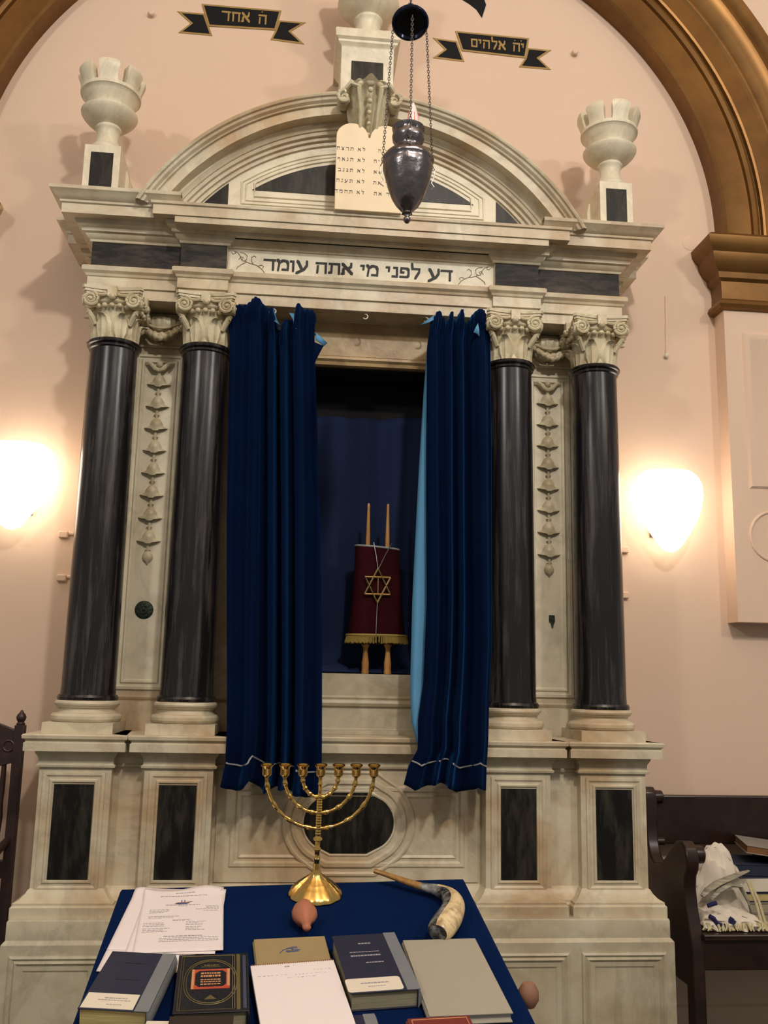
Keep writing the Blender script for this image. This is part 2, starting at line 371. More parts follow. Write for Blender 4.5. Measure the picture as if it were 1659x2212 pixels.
# gilded archivolt
prof = [(0, 0.0), (0, -0.11), (0.012, -0.122), (0.05, -0.118), (0.145, -0.118), (0.15, -0.135), (0.165, -0.148), (0.182, -0.14), (0.187, -0.122), (0.196, -0.122), (0.203, -0.138), (0.215, -0.142), (0.226, -0.128), (0.23, -0.118),
        (0.33, -0.118), (0.342, -0.13), (0.352, -0.132), (0.362, -0.13), (0.385, -0.155), (0.42, -0.182), (0.45, -0.19), (0.48, -0.175), (0.50, -0.155), (0.51, -0.17), (0.525, -0.185), (0.56, -0.188), (0.572, -0.16), (0.578, -0.10)]
mb = MB(); n = len(prof); NA = 96; vs = []
for i in range(-1, NA+2):
    for (r, y) in prof:
        q = arch_pt(pi*min(NA, max(0, i))/NA, r, y); vs.append((q[0], q[1], 3.955 if i in (-1, NA+1) else q[2]))
mb.add(vs, [(i*n+j, i*n+j+1, (i+1)*n+j+1, (i+1)*n+j) for i in range(NA+2) for j in range(n-1)])
struct(mb.build('trim_1', 'gold_arch', recalc=True, angle=25))
# piers with gilded capitals
capp = [(0.0, 3.545), (0.025, 3.552), (0.036, 3.57), (0.03, 3.59), (0.012, 3.605), (0.01, 3.65), (0.014, 3.70), (0.03, 3.715), (0.035, 3.745), (0.055, 3.765), (0.075, 3.80), (0.08, 3.835), (0.095, 3.85), (0.11, 3.875), (0.115, 3.91), (0.10, 3.925), (0.05, 3.955), (0.0, 3.97)]
for s, nm in ((1, 'right'), (-1, 'left')):
    mb = MB()
    x0, x1 = (AW, 3.2)
    mb.box(s*x0, s*x1, YF, 0.01, 1.93, 3.56)
    mb.frame(min(s*2.0, s*2.6), max(s*2.0, s*2.6), 2.6, 3.43, [(0, YF), (0.012, YF-0.012), (0.03, YF-0.012), (0.045, YF-0.002)])
    mb.torus((s*2.12, YF, 2.36), 0.125, 0.008, 40, 8, 'y')
    struct(mb.build('wall_pier_'+nm, 'wall'))
    mb = MB()
    path = [(AW, 0.0), (AW, YF), (3.2, YF)] if s > 0 else [(-3.2, YF), (-AW, YF), (-AW, 0.0)]
    mb.mould(path, capp)
    mb.box(*( (AW+0.0, 3.2) if s > 0 else (-3.2, -AW)), YF+0.001, 0, 3.55, 3.97)
    struct(mb.build('trim_2' if s > 0 else 'trim_3', 'gold_arch', angle=25))
mb = MB(); mb.mould([(1.30, 0.0), (4.4, 0.0)], [(0.02, 0), (0.02, 0.12), (0.012, 0.15), (0, 0.16)]); struct(mb.build('baseboard_right', 'wall'))

# ------------------------------------------------------------------ the marble ark
ark = thing('torah_ark', 'tall pale marble ark with black marble columns, curved pediment and open curtained niche', 'ark')
XO, XI, YC = 1.10, 0.696, -0.438
def mirror_path(half): # half given from left end to centre-left, returns full symmetric
    return half+[(-x, y) for x, y in half[::-1]]
# lower base block
bp = mirror_path([(-1.22, 0.0), (-1.22, -0.61), (-0.50, -0.61), (-0.50, -0.52)])
mb = MB()
mb.mould(bp, [(0.078, 0.0), (0.078, 0.612), (0.07, 0.622), (0.066, 0.626), (0.066, 0.690), (0.062, 0.697), (0.0, 0.70)])
mb.prism([(-1.22, 0), (-1.22, -0.61), (1.22, -0.61), (1.22, 0)], 'z', 0.69, 0.70)
for s in (-1, 1):
    for (a, b) in ((0.92, 1.262), (0.53, 0.868)):
        x0, x1 = min(s*a, s*b), max(s*a, s*b)
        mb.frame(x0, x1, 0.16, 0.575, [(0.0, -0.688), (0.0, -0.694), (0.008, -0.698), (0.016, -0.690), (0.024, -0.6995), (0.034, -0.692), (0.05, -0.692), (0.056, -0.6885)])
mb.build('base_block', 'marble_grey', ark, angle=30)
# pedestal dies zone
dp = mirror_path([(-1.233, 0.0), (-1.233, -0.595), (-0.954, -0.595), (-0.954, -0.545), (-0.826, -0.545), (-0.826, -0.595), (-0.555, -0.595), (-0.555, -0.50)])
mb = MB()
mb.mould(dp, [(0.055, 0.695), (0.055, 0.735), (0.048, 0.742), (0.048, 0.750), (0.03, 0.758), (0.012, 0.778), (0.006, 0.79), (0.0, 0.795), (0.0, 1.25)])
mb.build('pedestal_wall', 'marble', ark, angle=30)
mb = MB()
mb.mould(dp, [(0.0, 1.248), (0.012, 1.25), (0.014, 1.258), (0.006, 1.264), (0.006, 1.285), (0.018, 1.305), (0.02, 1.312), (0.056, 1.314), (0.056, 1.345), (0.050, 1.35), (0.052, 1.356), (0.062, 1.362), (0.064, 1.374), (0.058, 1.379), (-0.3, 1.379)])
mb.build('pedestal_cornice', 'marble', ark, angle=30)
ins = [(0.0, -0.595), (0.002, -0.603), (0.012, -0.605), (0.02, -0.598), (0.03, -0.597), (0.04, -0.604), (0.046, -0.604), (0.052, -0.596)]
def mirrorx(s, a, b): return (min(s*a, s*b), max(s*a, s*b))
for s in (-1, 1):
    for (a, b, pa, pb) in ((0.975, 1.218, 1.018, 1.171), (0.575, 0.806, 0.618, 0.772)):
        x0, x1 = mirrorx(s, a, b); q0, q1 = mirrorx(s, pa, pb)
        mb = MB(); mb.frame(x0, x1, 0.785, 1.232, [(0.0, -0.594), (0.002, -0.600), (0.012, -0.602), (0.02, -0.597), (0.026, -0.597), (0.032, -0.603), (0.038, -0.603), (0.043, -0.5965)])
        f = mb.build('panel_frame', 'marble', ark, angle=30)
        mb = MB(); mb.box(q0, q1, -0.5995, -0.590, 0.827, 1.185); mb.build('inlay', 'black', f, angle=30)
# central pedestal panel
mb = MB()
mb.frame(-0.54, 0.54, 0.80, 1.235, [(0.0, -0.499), (0.0, -0.506), (0.055, -0.506), (0.062, -0.512), (0.074, -0.512), (0.082, -0.504), (0.09, -0.504), (0.096, -0.509), (0.106, -0.503)])
def lobed(k):
    # outline of the oval with straight top and bottom cuts, offset k
    a, b = 0.186+k, 0.121+k
    pts = []
    hw = 0.074+k*0.45
    for t in range(-52, 53, 8):
        th = radians(t); pts.append((0.05+(a-0.05)*cos(th)**0.9, (b*0.94)*sin(th)))
    right = [(x, z) for x, z in pts]
    out = [(hw, -b)]+right+[(hw, b)]
    out = out+[(-x, z) for x, z in out[::-1]]
    return [(x, 1.032+z) for x, z in out]
def ring(mb, prof, mi=0):
    n = len(lobed(0)); vs = []
    for (k, y) in prof: vs += [(p[0], y, p[1]) for p in lobed(k)]
    mb.add(vs, [(j*n+i, j*n+(i+1) % n, (j+1)*n+(i+1) % n, (j+1)*n+i) for j in range(len(prof)-1) for i in range(n)], mi)
ring(mb, [(0.088, -0.503), (0.086, -0.512), (0.078, -0.514), (0.07, -0.508), (0.056, -0.508), (0.05, -0.517), (0.036, -0.518), (0.028, -0.510), (0.012, -0.509), (0.006, -0.513), (0.0, -0.511), (0.0, -0.505)])
cp = mb.build('central_panel', 'marble', ark, angle=30)
mb = MB(); mb.prism(lobed(0.001), 'y', -0.5085, -0.50); mb.build('inlay', 'black', cp)
# upper body
mb = MB()
mb.box(-1.25, -0.43, -0.268, 0, 1.30, 3.29); mb.box(0.43, 1.25, -0.268, 0, 1.30, 3.29)
mb.box(-0.43, 0.43, -0.02, 0, 1.3, 3.29)
mb.box(-0.43, 0.43, -0.30, -0.02, 3.285, 3.30)
for s in (-1, 1):
    x0, x1 = mirrorx(s, 0.50, 1.253)
    mb.mould([(-1.25, 0), (-1.25, -0.268), (-0.43, -0.268)] if s < 0 else [(0.43, -0.268), (1.25, -0.268), (1.25, 0)], [(0.0, 1.505), (0.008, 1.512), (0.012, 1.52), (0.0, 1.526)])
    mb.mould([(-1.25, 0), (-1.25, -0.268), (-0.43, -0.268)] if s < 0 else [(0.43, -0.268), (1.25, -0.268), (1.25, 0)], [(0.0, 3.118), (0.01, 3.120), (0.014, 3.128), (0.006, 3.134), (0.0, 3.136)])
mb.box(-1.262, -0.46, -0.30, 0, 1.378, 1.50); mb.box(0.46, 1.262, -0.30, 0, 1.378, 1.50)
mb.build('back_wall', 'marble', ark, angle=30)
mb = MB()
sp = [(-0.50, -0.34), (0.50, -0.34)]
mb.mould(sp, [(0.0, 1.25), (0.09, 1.25), (0.092, 1.30), (0.03, 1.315), (0.03, 1.33), (0.036, 1.345), (0.024, 1.358), (0.03, 1.372), (0.04, 1.38), (0.04, 1.396), (0.004, 1.40), (0.0, 1.405), (0.0, 1.495), (0.012, 1.50), (0.018, 1.512), (0.014, 1.524), (0.004, 1.528), (0.008, 1.535), (0.0, 1.545), (0.0, 1.639)])
mb.box(-0.50, 0.50, -0.339, 0, 1.26, 1.639)
mb.build('niche_sill', 'marble_grey', ark, angle=30)
mb = MB(); mb.box(-0.43, 0.43, -0.30, -0.06, 3.118, 3.285)
mb.mould([(-0.43, -0.28), (0.43, -0.28)], [(0.0, 3.07), (0.012, 3.075), (0.016, 3.09), (0.028, 3.10), (0.026, 3.112), (0.018, 3.118)])
mb.box(-0.43, 0.43, -0.281, -0.06, 3.072, 3.12)
mb.build('lintel', 'marble_gold', ark, angle=30)
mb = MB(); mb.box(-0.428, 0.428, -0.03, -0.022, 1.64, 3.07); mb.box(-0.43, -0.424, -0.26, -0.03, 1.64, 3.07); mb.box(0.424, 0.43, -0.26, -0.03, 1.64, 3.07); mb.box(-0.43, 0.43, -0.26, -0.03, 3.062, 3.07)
mb.build('niche_interior', 'void', ark)  # near-black lining: the shade inside the niche is put into its colour
# columns
def capital(mb, cx, cy, z0, z1):
    h = z1-z0
    def fl(t, z):
        a = 1-0.035*abs(sin(t*12))**0.6*(1 if 0.02 < z < 0.62*h else 0); return a
    mb.lathe([(0.094, 0), (0.098, 0.006), (0.095, 0.012), (0.094, 0.02), (0.094, 0.06), (0.096, 0.10), (0.102, 0.14), (0.106, 0.155), (0.104, 0.16), (0.116, 0.165), (0.12, 0.172), (0.114, 0.18), (0.118, 0.186), (0.118, 0.20), (0.09, 0.205)], cx, cy, z0, 72, fr=fl)
    # standing leaves
    for k in range(8):
        t = 2*pi*k/8+pi/8; 
        for (hh, ww, b0, curl) in (((0.125, 0.034, 0.098, 0.032)),):
            pts = []; nn = 9; mm = 7
            for i in range(nn):
                u = i/(nn-1); w = ww*(0.75+0.45*sin(pi*min(u*1.1, 1)))*(1-0.55*max(0, u-0.6)/0.4)
                w *= 1+0.16*sin(u*26)
                r = b0+0.004+0.012*u*u+curl*max(0, u-0.72)**1.4*5.2; z = hh*(u-0.9*max(0, u-0.84)**1.3*2.2)
                for j in range(mm):
                    s_ = (j/(mm-1)*2-1); rr = r-0.012*abs(s_)**1.5+0.006*(1-abs(s_))*(abs(s_) > 0.01)+0.004*cos(s_*9)
                    tx, ty = -sin(t), cos(t)
                    pts.append((cx+cos(t)*rr+tx*w*s_, cy+sin(t)*rr+ty*w*s_, z0+0.008+z))
            mb.add(pts, [(i*mm+j, i*mm+j+1, (i+1)*mm+j+1, (i+1)*mm+j) for i in range(nn-1) for j in range(mm-1)])
    # abacus with concave sides
    hw = 0.137; pts = []
    for q in range(4):
        a0 = pi/4+q*pi/2
        c0 = (cos(a0)*hw*1.414, sin(a0)*hw*1.414); c1 = (cos(a0+pi/2)*hw*1.414, sin(a0+pi/2)*hw*1.414)
        nrm = (cos(a0+pi/4), sin(a0+pi/4))
        for i in range(10):
            u = 0.06+0.88*i/9; d = 0.026*sin(pi*u)
            pts.append((c0[0]+(c1[0]-c0[0])*u-nrm[0]*d, c0[1]+(c1[1]-c0[1])*u-nrm[1]*d))
    for (k, za, zb) in ((0.93, -0.034, -0.026), (0.97, -0.026, -0.016), (1.0, -0.014, 0.0)):
        mb.prism([(cx+p[0]*k, cy+p[1]*k) for p in pts], 'z', z1+za, z1+zb)
    # volutes, one pair per corner turned to each face
    for q in range(4):
        a = q*pi/2; 
        for sgn in (-1, 1):
            ux, uy = cos(a), sin(a); vx, vy = -sin(a)*sgn, cos(a)*sgn
            oc = 0.092; zc = z1-0.062
            sp = []; rr = []
            for i in range(40):
                th = i/39*2*pi*2.1; rad = 0.034*(1-i/39*0.82)
                lx = oc-rad*sin(th)*1.0; lz = zc+rad*cos(th)
                d = 0.122+0.10*(lx-0.08)
                sp.append((cx+ux*d+vx*lx, cy+uy*d+vy*lx, lz)); rr.append(0.0075*(1-i/39*0.4))
            mb.tube(sp, rr, 6)
            d0 = 0.113
            n = 20; base = []
            for dd in (-0.02, 0.006):
                for i in range(n):
                    th = 2*pi*i/n; lx = oc+0.032*cos(th)
                    d = d0+dd+0.10*(lx-0.08); base.append((cx+ux*d+vx*lx, cy+uy*d+vy*lx, zc+0.032*sin(th)))
            mb.add(base, [list(range(n)), list(range(n, 2*n))]+[(i, (i+1) % n, n+(i+1) % n, n+i) for i in range(n)])
            mb.sphere((cx+ux*(d0+0.012)+vx*oc, cy+uy*(d0+0.012)+vy*oc, zc), 0.010, 8, 6)
            # band joining volute to the fleuron
            mb.tube([(cx+ux*0.121+vx*l, cy+uy*0.121+vy*l, z1-0.030-0.012*sin(pi*l/0.1)) for l in (0.02, 0.04, 0.06, 0.08, 0.092)], 0.0065, 6)
        # fleuron and egg band
        mb.box(*sorted((cx+cos(a)*0.10-abs(sin(a))*0.02, cx+cos(a)*0.135+abs(sin(a))*0.02)), *sorted((cy+sin(a)*0.10-abs(cos(a))*0.02, cy+sin(a)*0.135+abs(cos(a))*0.02)), z1-0.05, z1-0.003)
        mb.sphere((cx+cos(a)*0.128, cy+sin(a)*0.128, z1-0.05), 0.017, 8, 6)
        for k in range(-2, 3):
            t = a+k*0.28; mb.sphere((cx+cos(t)*0.116, cy+sin(t)*0.116, z1-0.085), 0.013, 8, 6, (1, 1, 0.9))
    for q in range(4):  # hanging leaf under each corner scroll
        a = pi/4+q*pi/2
        mb.tube([(cx+cos(a)*r, cy+sin(a)*r, z) for r, z in ((0.105, z1-0.16), (0.125, z1-0.135), (0.145, z1-0.115), (0.155, z1-0.112), (0.152, z1-0.125))], [0.012, 0.013, 0.013, 0.012, 0.006], 8)
for s in (-1, 1):
    for X in (XO, XI):
        cx = s*X
        mb = MB()
        prof = [(0.112, 1.507), (0.122, 1.509), (0.124, 1.519), (0.119, 1.529), (0.112, 1.532), (0.112, 1.54), (0.1102, 1.56)]
        for i in range(1, 14): prof.append((0.1102+(0.1018-0.1102)*(i/13)**1.25, 1.56+(3.02-1.56)*i/13))
        prof += [(0.102, 3.024), (0.109, 3.028), (0.110, 3.036), (0.107, 3.040), (0.117, 3.045), (0.119, 3.052), (0.115, 3.06), (0.10, 3.062)]
        mb.lathe(prof, cx, YC, 0, 64)
        co = mb.build('column', 'black_col', ark)
        mb = MB(); mb.lathe([(0.1, 1.4214), (0.136, 1.423), (0.1425, 1.433), (0.1425, 1.445), (0.135, 1.455), (0.124, 1.457), (0.117, 1.463), (0.114, 1.470), (0.116, 1.477), (0.123, 1.480), (0.124, 1.484), (0.130, 1.488), (0.1325, 1.495), (0.130, 1.502), (0.124, 1.507), (0.1, 1.508)], cx, YC, 0, 64)
        mb.box(cx-0.1385, cx+0.1385, -0.598, -0.27, 1.378, 1.4214)
        mb.build('column_base', 'marble', co, angle=30)
        mb = MB(); capital(mb, cx, YC, 3.055, 3.29); mb.build('capital', 'marble_carved', co, angle=40)
# panels with bellflower drops
for s in (-1, 1):
    c = s*0.921
    mb = MB()
    mb.frame(c-0.108, c+0.108, 1.552, 3.085, [(0.0, -0.267), (0.0, -0.276), (0.012, -0.280), (0.016, -0.272), (0.024, -0.272), (0.030, -0.279), (0.038, -0.279), (0.044, -0.269)])
    pn = mb.build('pilaster_panel', 'marble_white', ark, angle=30)
    mb = MB()
    def relief(mb, cx, zt, hgt, wf, df, n=8, m=12, y0=-0.268):
        vs = []
        for i in range(n+1):
            u = i/n; w = wf(u); d = df(u)
            for j in range(m+1):
                q = j/m*2-1; vs.append((cx+w*q, y0-d*sqrt(max(0, 1-q*q)), zt-hgt*u-0.010*(u**3)*(abs(q)**2*-1.0+0.6*(1 if abs(q) < 0.25 else 0))))
        k = m+1
        mb.add(vs, [(i*k+j, i*k+j+1, (i+1)*k+j+1, (i+1)*k+j) for i in range(n) for j in range(m)]+[[n*k+j for j in range(k)]])
    # bow on top
    for w in (-1, 1):
        mb.tube([(c, -0.285, 3.005), (c+w*0.02, -0.292, 3.012), (c+w*0.035, -0.293, 3.03), (c+w*0.05, -0.288, 3.042), (c+w*0.066, -0.28, 3.04)], [0.009, 0.012, 0.010, 0.007, 0.003], 8)
    mb.sphere((c, -0.282, 3.035), 0.016, 10, 6); mb.tube([(c, -0.275, 3.03), (c, -0.275, 2.97)], [0.012, 0.006], 8)
    for k in range(8):
        zt = 2.99-k*0.1046
        relief(mb, c, zt, 0.058, lambda u: 0.008+0.022*min(1, u*2.0)**0.55+0.026*(max(0, u-0.58)/0.42)**1.6, lambda u: 0.010+0.020*min(1, u*2.0)**0.55-0.012*max(0, u-0.6))
        mb.sphere((c, -0.292, zt-0.03), 0.006, 8, 6); mb.sphere((c, -0.288, zt-0.056), 0.009, 8, 6, (1, .7, .8))
        mb.tube([(c, -0.274, zt-0.056), (c, -0.276, zt-0.09), (c, -0.274, zt-0.108)], [0.006, 0.008, 0.005], 8)
        for w in (-1, 1): mb.tube([(c, -0.275, zt-0.082), (c+w*0.012, -0.278, zt-0.092)], [0.005, 0.003], 6)
    relief(mb, c, 2.165, 0.062, lambda u: 0.004+0.021*sin(min(1, u*0.92+0.05)*pi)**0.7, lambda u: 0.018*sin(min(1, u+0.05)*pi)**0.6+0.002)
    mb.build('bellflower_drop', 'marble_carved', pn, angle=40)
    mb = MB()
    # fluted basket with a fruit swag, between the capitals
    def fr(t, z): return 1-0.06*abs(sin(t*9))
    mb.lathe([(0.02, 3.15), (0.055, 3.16), (0.074, 3.185), (0.084, 3.215), (0.086, 3.24), (0.078, 3.252), (0.055, 3.258), (0.0, 3.26)], c, -0.268, 0, 48, ang=(pi, 2*pi), fr=fr, ysc=0.85)
    for i in range(17):
        u = i/16*2-1; x = c+u*0.09; z = 3.165+0.06*u*u-0.012
        y = -0.272-0.078*sqrt(max(0, 1-u*u*0.8))
        mb.sphere((x, y, z), 0.014+0.003*sin(i*2.3), 8, 6)
        mb.sphere((x+0.006, y-0.006, z-0.016*(1-abs(u))), 0.011+0.003*cos(i*3.1), 8, 6)
    mb.tube([(c+u*0.092, -0.285-0.062*(1-u*u), 3.190+0.055*u*u) for u in [i/8-1 for i in range(17)]], 0.007, 8)
    mb.sphere((c, -0.272, 3.142), 0.006, 8, 6)
    mb.build('fruit_garland', 'marble_carved', pn, angle=40)
mb = MB(); mb.lathe([(0, -0.006), (0.030, -0.006), (0.038, -0.003), (0.041, 0.0)], 0, 0, 0, 40, cap=False)
for k in range(9): mb.sphere((0.028*cos(k*2*pi/9), 0.028*sin(k*2*pi/9), -0.005), 0.004, 8, 6)
mb.torus((0, 0, -0.006), 0.016, 0.003, 20, 6); mb.sphere((0, 0, -0.006), 0.007, 8, 6)
mb.xf(Matrix.Translation(Vector((-0.921, -0.270, 1.899))) @ Matrix.Rotation(radians(-90), 4, 'X'))
mb.build('bronze_medallion', 'bronze', ark)
mb = MB(); mb.prism([(0.918, 1.925), (0.944, 1.925), (0.945, 1.895), (0.94, 1.888), (0.936, 1.868), (0.93, 1.87), (0.926, 1.892), (0.918, 1.896)], 'y', -0.276, -0.262); mb.torus((0.931, -0.276, 1.91), 0.011, 0.003, 16, 6, 'y')
mb.build('lock_plate', 'bronze', ark)
# entablature
def half(*pts): return mirror_path(list(pts))
fp = half((-1.232, 0.0), (-1.232, -0.43), (-0.827, -0.43), (-0.827, -0.472), (-0.620, -0.472), (-0.620, -0.45))
bx = half((-1.262, 0.0), (-1.262, -0.16), (-1.20, -0.16))
archp = [(-0.15, 3.287), (0.0, 3.287), (0.0, 3.334), (0.010, 3.336), (0.010, 3.382), (0.016, 3.386), (0.020, 3.396), (0.032, 3.406), (0.034, 3.422), (0.028, 3.430), (0.0, 3.433)]
mb = MB(); mb.mould(fp, archp); 
for s in (-1, 1):
    p = [(-1.275, 0.0), (-1.275, -0.14), (-1.2, -0.14)]
    mb.mould(p if s < 0 else [(-x, y) for x, y in p[::-1]], archp[1:])
mb.box(-0.60, 0.60, -0.449, -0.31, 3.286, 3.30)
mb.mould(fp, [(0.0, 3.432), (0.0, 3.556)])
for s in (-1, 1):
    p = [(-1.275, 0.0), (-1.275, -0.14), (-1.2, -0.14)]
    mb.mould(p if s < 0 else [(-x, y) for x, y in p[::-1]], [(0.0, 3.432), (0.0, 3.556)])
ent = mb.build('entablature', 'marble', ark, angle=28)
for s in (-1, 1):
    x0, x1 = mirrorx(s, 0.828, 1.2335)
    mb = MB(); mb.box(x0, x1, -0.4335, -0.20, 3.436, 3.552); mb.build('frieze_inlay', 'black_h', ent)
    x0, x1 = mirrorx(s, 0.622, 0.8285)
    mb = MB(); mb.box(x0, x1, -0.4755, -0.44, 3.436, 3.552); mb.build('frieze_inlay', 'black_h', ent)
mb = MB(); mb.box(-0.619, 0.619, -0.4525, -0.448, 3.434, 3.552); mb.build('inscription_panel', 'marble_white', ent)
mb = MB(); pl = lambda x, z, l: (x, -0.4525-l, z)
xe = 0.424
for wd in 'דע לפני מי אתה עומד'.split():
    mb = MB(); xe = hebrew(mb, wd, xe, 3.461, 0.052, pl, nx=.13, ny=.22, sx=1.42, gap=.075)-.42*0.052*1.42; mb.build('lettering', 'letter', ent)
for s in (-1, 1):
    mb = MB()
    def LN(pts, r=0.0016): mb.tube([(s*x, -0.4535, z) for x, z in pts], r, 5)
    LN([(0.605, 3.535), (0.598, 3.525), (0.585, 3.530), (0.592, 3.540), (0.575, 3.533), (0.562, 3.515), (0.556, 3.497), (0.545, 3.494), (0.535, 3.502), (0.532, 3.520), (0.545, 3.533), (0.565, 3.535)])
    LN([(0.548, 3.497), (0.52, 3.485), (0.49, 3.478), (0.465, 3.462), (0.452, 3.445), (0.448, 3.432)])
    LN([(0.57, 3.50), (0.56, 3.515), (0.55, 3.512), (0.552, 3.503), (0.56, 3.502)])
    LN([(0.50, 3.48), (0.512, 3.495), (0.512, 3.515), (0.50, 3.523), (0.492, 3.516)])
    LN([(0.535, 3.49), (0.555, 3.478), (0.575, 3.462), (0.578, 3.452)])
    LN([(0.48, 3.475), (0.465, 3.480), (0.456, 3.474), (0.460, 3.464)])
    mb.build('painted_flower', 'letter_brown', ent)
cpth = half((-1.232, 0.0), (-1.232, -0.43), (-0.827, -0.43), (-0.827, -0.472))
bed = [(0.0, 3.550), (0.010, 3.552), (0.012, 3.562), (0.022, 3.568), (0.030, 3.580), (0.032, 3.586)]
bed2 = [(0.026, 3.584), (0.044, 3.588), (0.046, 3.602), (0.062, 3.610), (0.070, 3.622), (0.072, 3.632)]
cor = [(0.07, 3.634), (0.118, 3.630), (0.120, 3.630), (0.120, 3.674), (0.128, 3.678), (0.130, 3.690), (0.05, 3.692)]
cym = [(0.124, 3.684), (0.134, 3.690), (0.148, 3.700), (0.160, 3.716), (0.168, 3.722), (0.170, 3.737), (0.0, 3.738)]
mb = MB(); mb.mould(fp, bed); mb.mould(cpth, bed2); mb.mould(cpth, cor)
for s in (-1, 1):
    p = [(-1.232, 0.0), (-1.232, -0.43), (-0.827, -0.43)]
    p = p if s < 0 else [(-x, y) for x, y in p[::-1]]
    mb.mould(p, cym)
    e = MB(); x = mirrorx(s, 0.86, 1.232)
    mb.box(*mirrorx(s, 0.827+0.0, 1.36), -0.55, 0, 3.69, 3.7365)
    p = [(-1.275, 0.0), (-1.275, -0.12), (-1.2, -0.12)]
    p = p if s < 0 else [(-x, y) for x, y in p[::-1]]
    mb.mould(p, bed); mb.mould(p, bed2); mb.mould(p, cor); mb.mould(p, cym)
mb.box(-0.85, 0.85, -0.585, 0, 3.60, 3.691); mb.box(-1.34, 1.34, -0.54, 0, 3.632, 3.690)
mb.build('cornice', 'marble', ark, angle=28)
# curved pediment
PZ = 3.135
def sweep_arc(mb, prof, zbase, n=72, mi=0, tmax=None):
    vs = []; k = len(prof)
    for i in range(n+1):
        for (r, y) in prof:
            te = acos((zbase-PZ)/r); t = -te+2*te*i/n
            vs.append((r*sin(t), y, PZ+r*cos(t)))
    mb.add(vs, [(i*k+j, i*k+j+1, (i+1)*k+j+1, (i+1)*k+j) for i in range(n) for j in range(k-1)], mi)
mb = MB()
sweep_arc(mb, [(1.167, -0.02), (1.167, -0.600), (1.158, -0.606), (1.150, -0.602), (1.146, -0.592), (1.136, -0.588), (1.128, -0.575), (1.122, -0.572), (1.120, -0.560), (1.076, -0.560), (1.076, -0.500), (1.066, -0.498), (1.056, -0.490), (1.046, -0.486), (1.044, -0.478), (1.030, -0.474), (1.028, -0.458), (1.014, -0.455), (1.012, -0.440), (0.996, -0.438), (0.994, -0.415)], 3.690)
ped = mb.build('pediment_arch', 'marble', ark, angle=25)
mb = MB(); te = acos((3.69-PZ)/0.996)
mb.prism([(0.996*sin(-te+2*te*i/60), PZ+0.996*cos(-te+2*te*i/60)) for i in range(61)], 'y', -0.425, -0.02)
# lunette frame mouldings: closed concentric loops
def lens(r, zb, cut):
    # arc of radius r above zb limited to |x|<cut
    pts = []; te = acos((zb-PZ)/r); te = min(te, math.asin(min(1, cut/r)))
    for i in range(41):
        t = -te+2*te*i/40; pts.append((r*sin(t), PZ+r*cos(t)))
    pts += [(cut, zb)] if pts[-1][1] > zb+0.004 else []
    pts = ([(-cut, zb)] if pts[0][1] > zb+0.004 else [])+pts
    return pts
def rail(mb, r, zb, cut, rad):
    p = lens(r, zb, cut); mb.tube([(x, -0.426, z) for x, z in p], rad, 6, closed=True, up=(0, 1, 0))
rail(mb, 0.958, 3.795, 0.575, 0.006); rail(mb, 0.940, 3.812, 0.555, 0.005); rail(mb, 0.922, 3.835, 0.515, 0.007)
tym = mb.build('tympanum', 'marble_white', ped, angle=30)
mb = MB(); mb.prism(lens(0.90, 3.865, 0.60), 'y', -0.4285, -0.42); mb.build('lunette_inlay', 'black', ped)
for s in (-1, 1):
    pts = [(0.636, 3.74)]+[(0.988*sin(a), PZ+0.988*cos(a)) for a in [math.asin(0.636/0.988)+(acos((3.74-PZ)/0.988)-math.asin(0.636/0.988))*i/10 for i in range(11)]]
    mb = MB(); mb.prism([(s*x, z) for x, z in pts], 'y', -0.4275, -0.42); mb.build('corner_inlay', 'black', ped)
# keystone console with acanthus
mb = MB()
nn, mm = 16, 24
vs = []
for i in range(nn+1):
    u = i/nn; z = 4.295-0.27*u
    w = 0.106-0.046*u+0.010*sin(u*5)
    yb = -0.675+0.16*u-0.01*sin(u*pi)
    if u < 0.12: yb -= 0.035*(1-u/0.12)
    for j in range(mm+1):
        q = j/mm*2-1
        vs.append((w*q+0.0, yb+0.045*abs(q)**2.2-0.012*cos(q*3.2*pi)-0.008*(1-abs(q)), z+0.012*cos(q*pi*1.5)*(1-u)))
k = mm+1
mb.add(vs, [(i*k+j, i*k+j+1, (i+1)*k+j+1, (i+1)*k+j) for i in range(nn) for j in range(mm)])
mb.prism([(-0.62, 4.29), (-0.42, 4.29), (-0.42, 4.03), (-0.50, 4.03)], 'x', -0.058, 0.058)
for s in (-1, 1):
    sp = []; rr = []
    for i in range(30):
        th = i/29*2*pi*1.5; rad = 0.030*(1-i/29*0.8)
        sp.append((s*(0.118+rad*sin(th)*1.0), -0.655+0.02*(i/29), 4.235+rad*cos(th))); rr.append(0.011*(1-i/29*0.35))
    mb.tube(sp, rr, 8); mb.lathe([(0.028, -0.05), (0.030, 0.0), (0.02, 0.012)], 0, 0, 0, 20)
    st = len(mb.v)-60
    mb.xf(Matrix.Translation(Vector((s*0.118, -0.63, 4.235))) @ Matrix.Rotation(radians(90), 4, 'X'), st)
    mb.tube([(s*0.112, -0.66, 4.265), (s*0.085, -0.68, 4.288), (s*0.050, -0.69, 4.262), (s*0.042, -0.655, 4.17), (s*0.035, -0.59, 4.06)], [0.010, 0.014, 0.013, 0.010, 0.006], 8)
for k2 in range(5): mb.sphere((0, -0.70+0.022*k2, 4.245-0.042*k2), 0.013-0.001*k2, 8, 6)
mb.sphere((0, -0.685, 4.300), 0.024, 10, 8, (1, 0.8, 1.1))
for q in (-1, 1): mb.sphere((q*0.05, -0.685, 4.285), 0.02, 10, 8, (1, 0.8, 1))
mb.build('keystone_console', 'marble_carved', ark, angle=40)
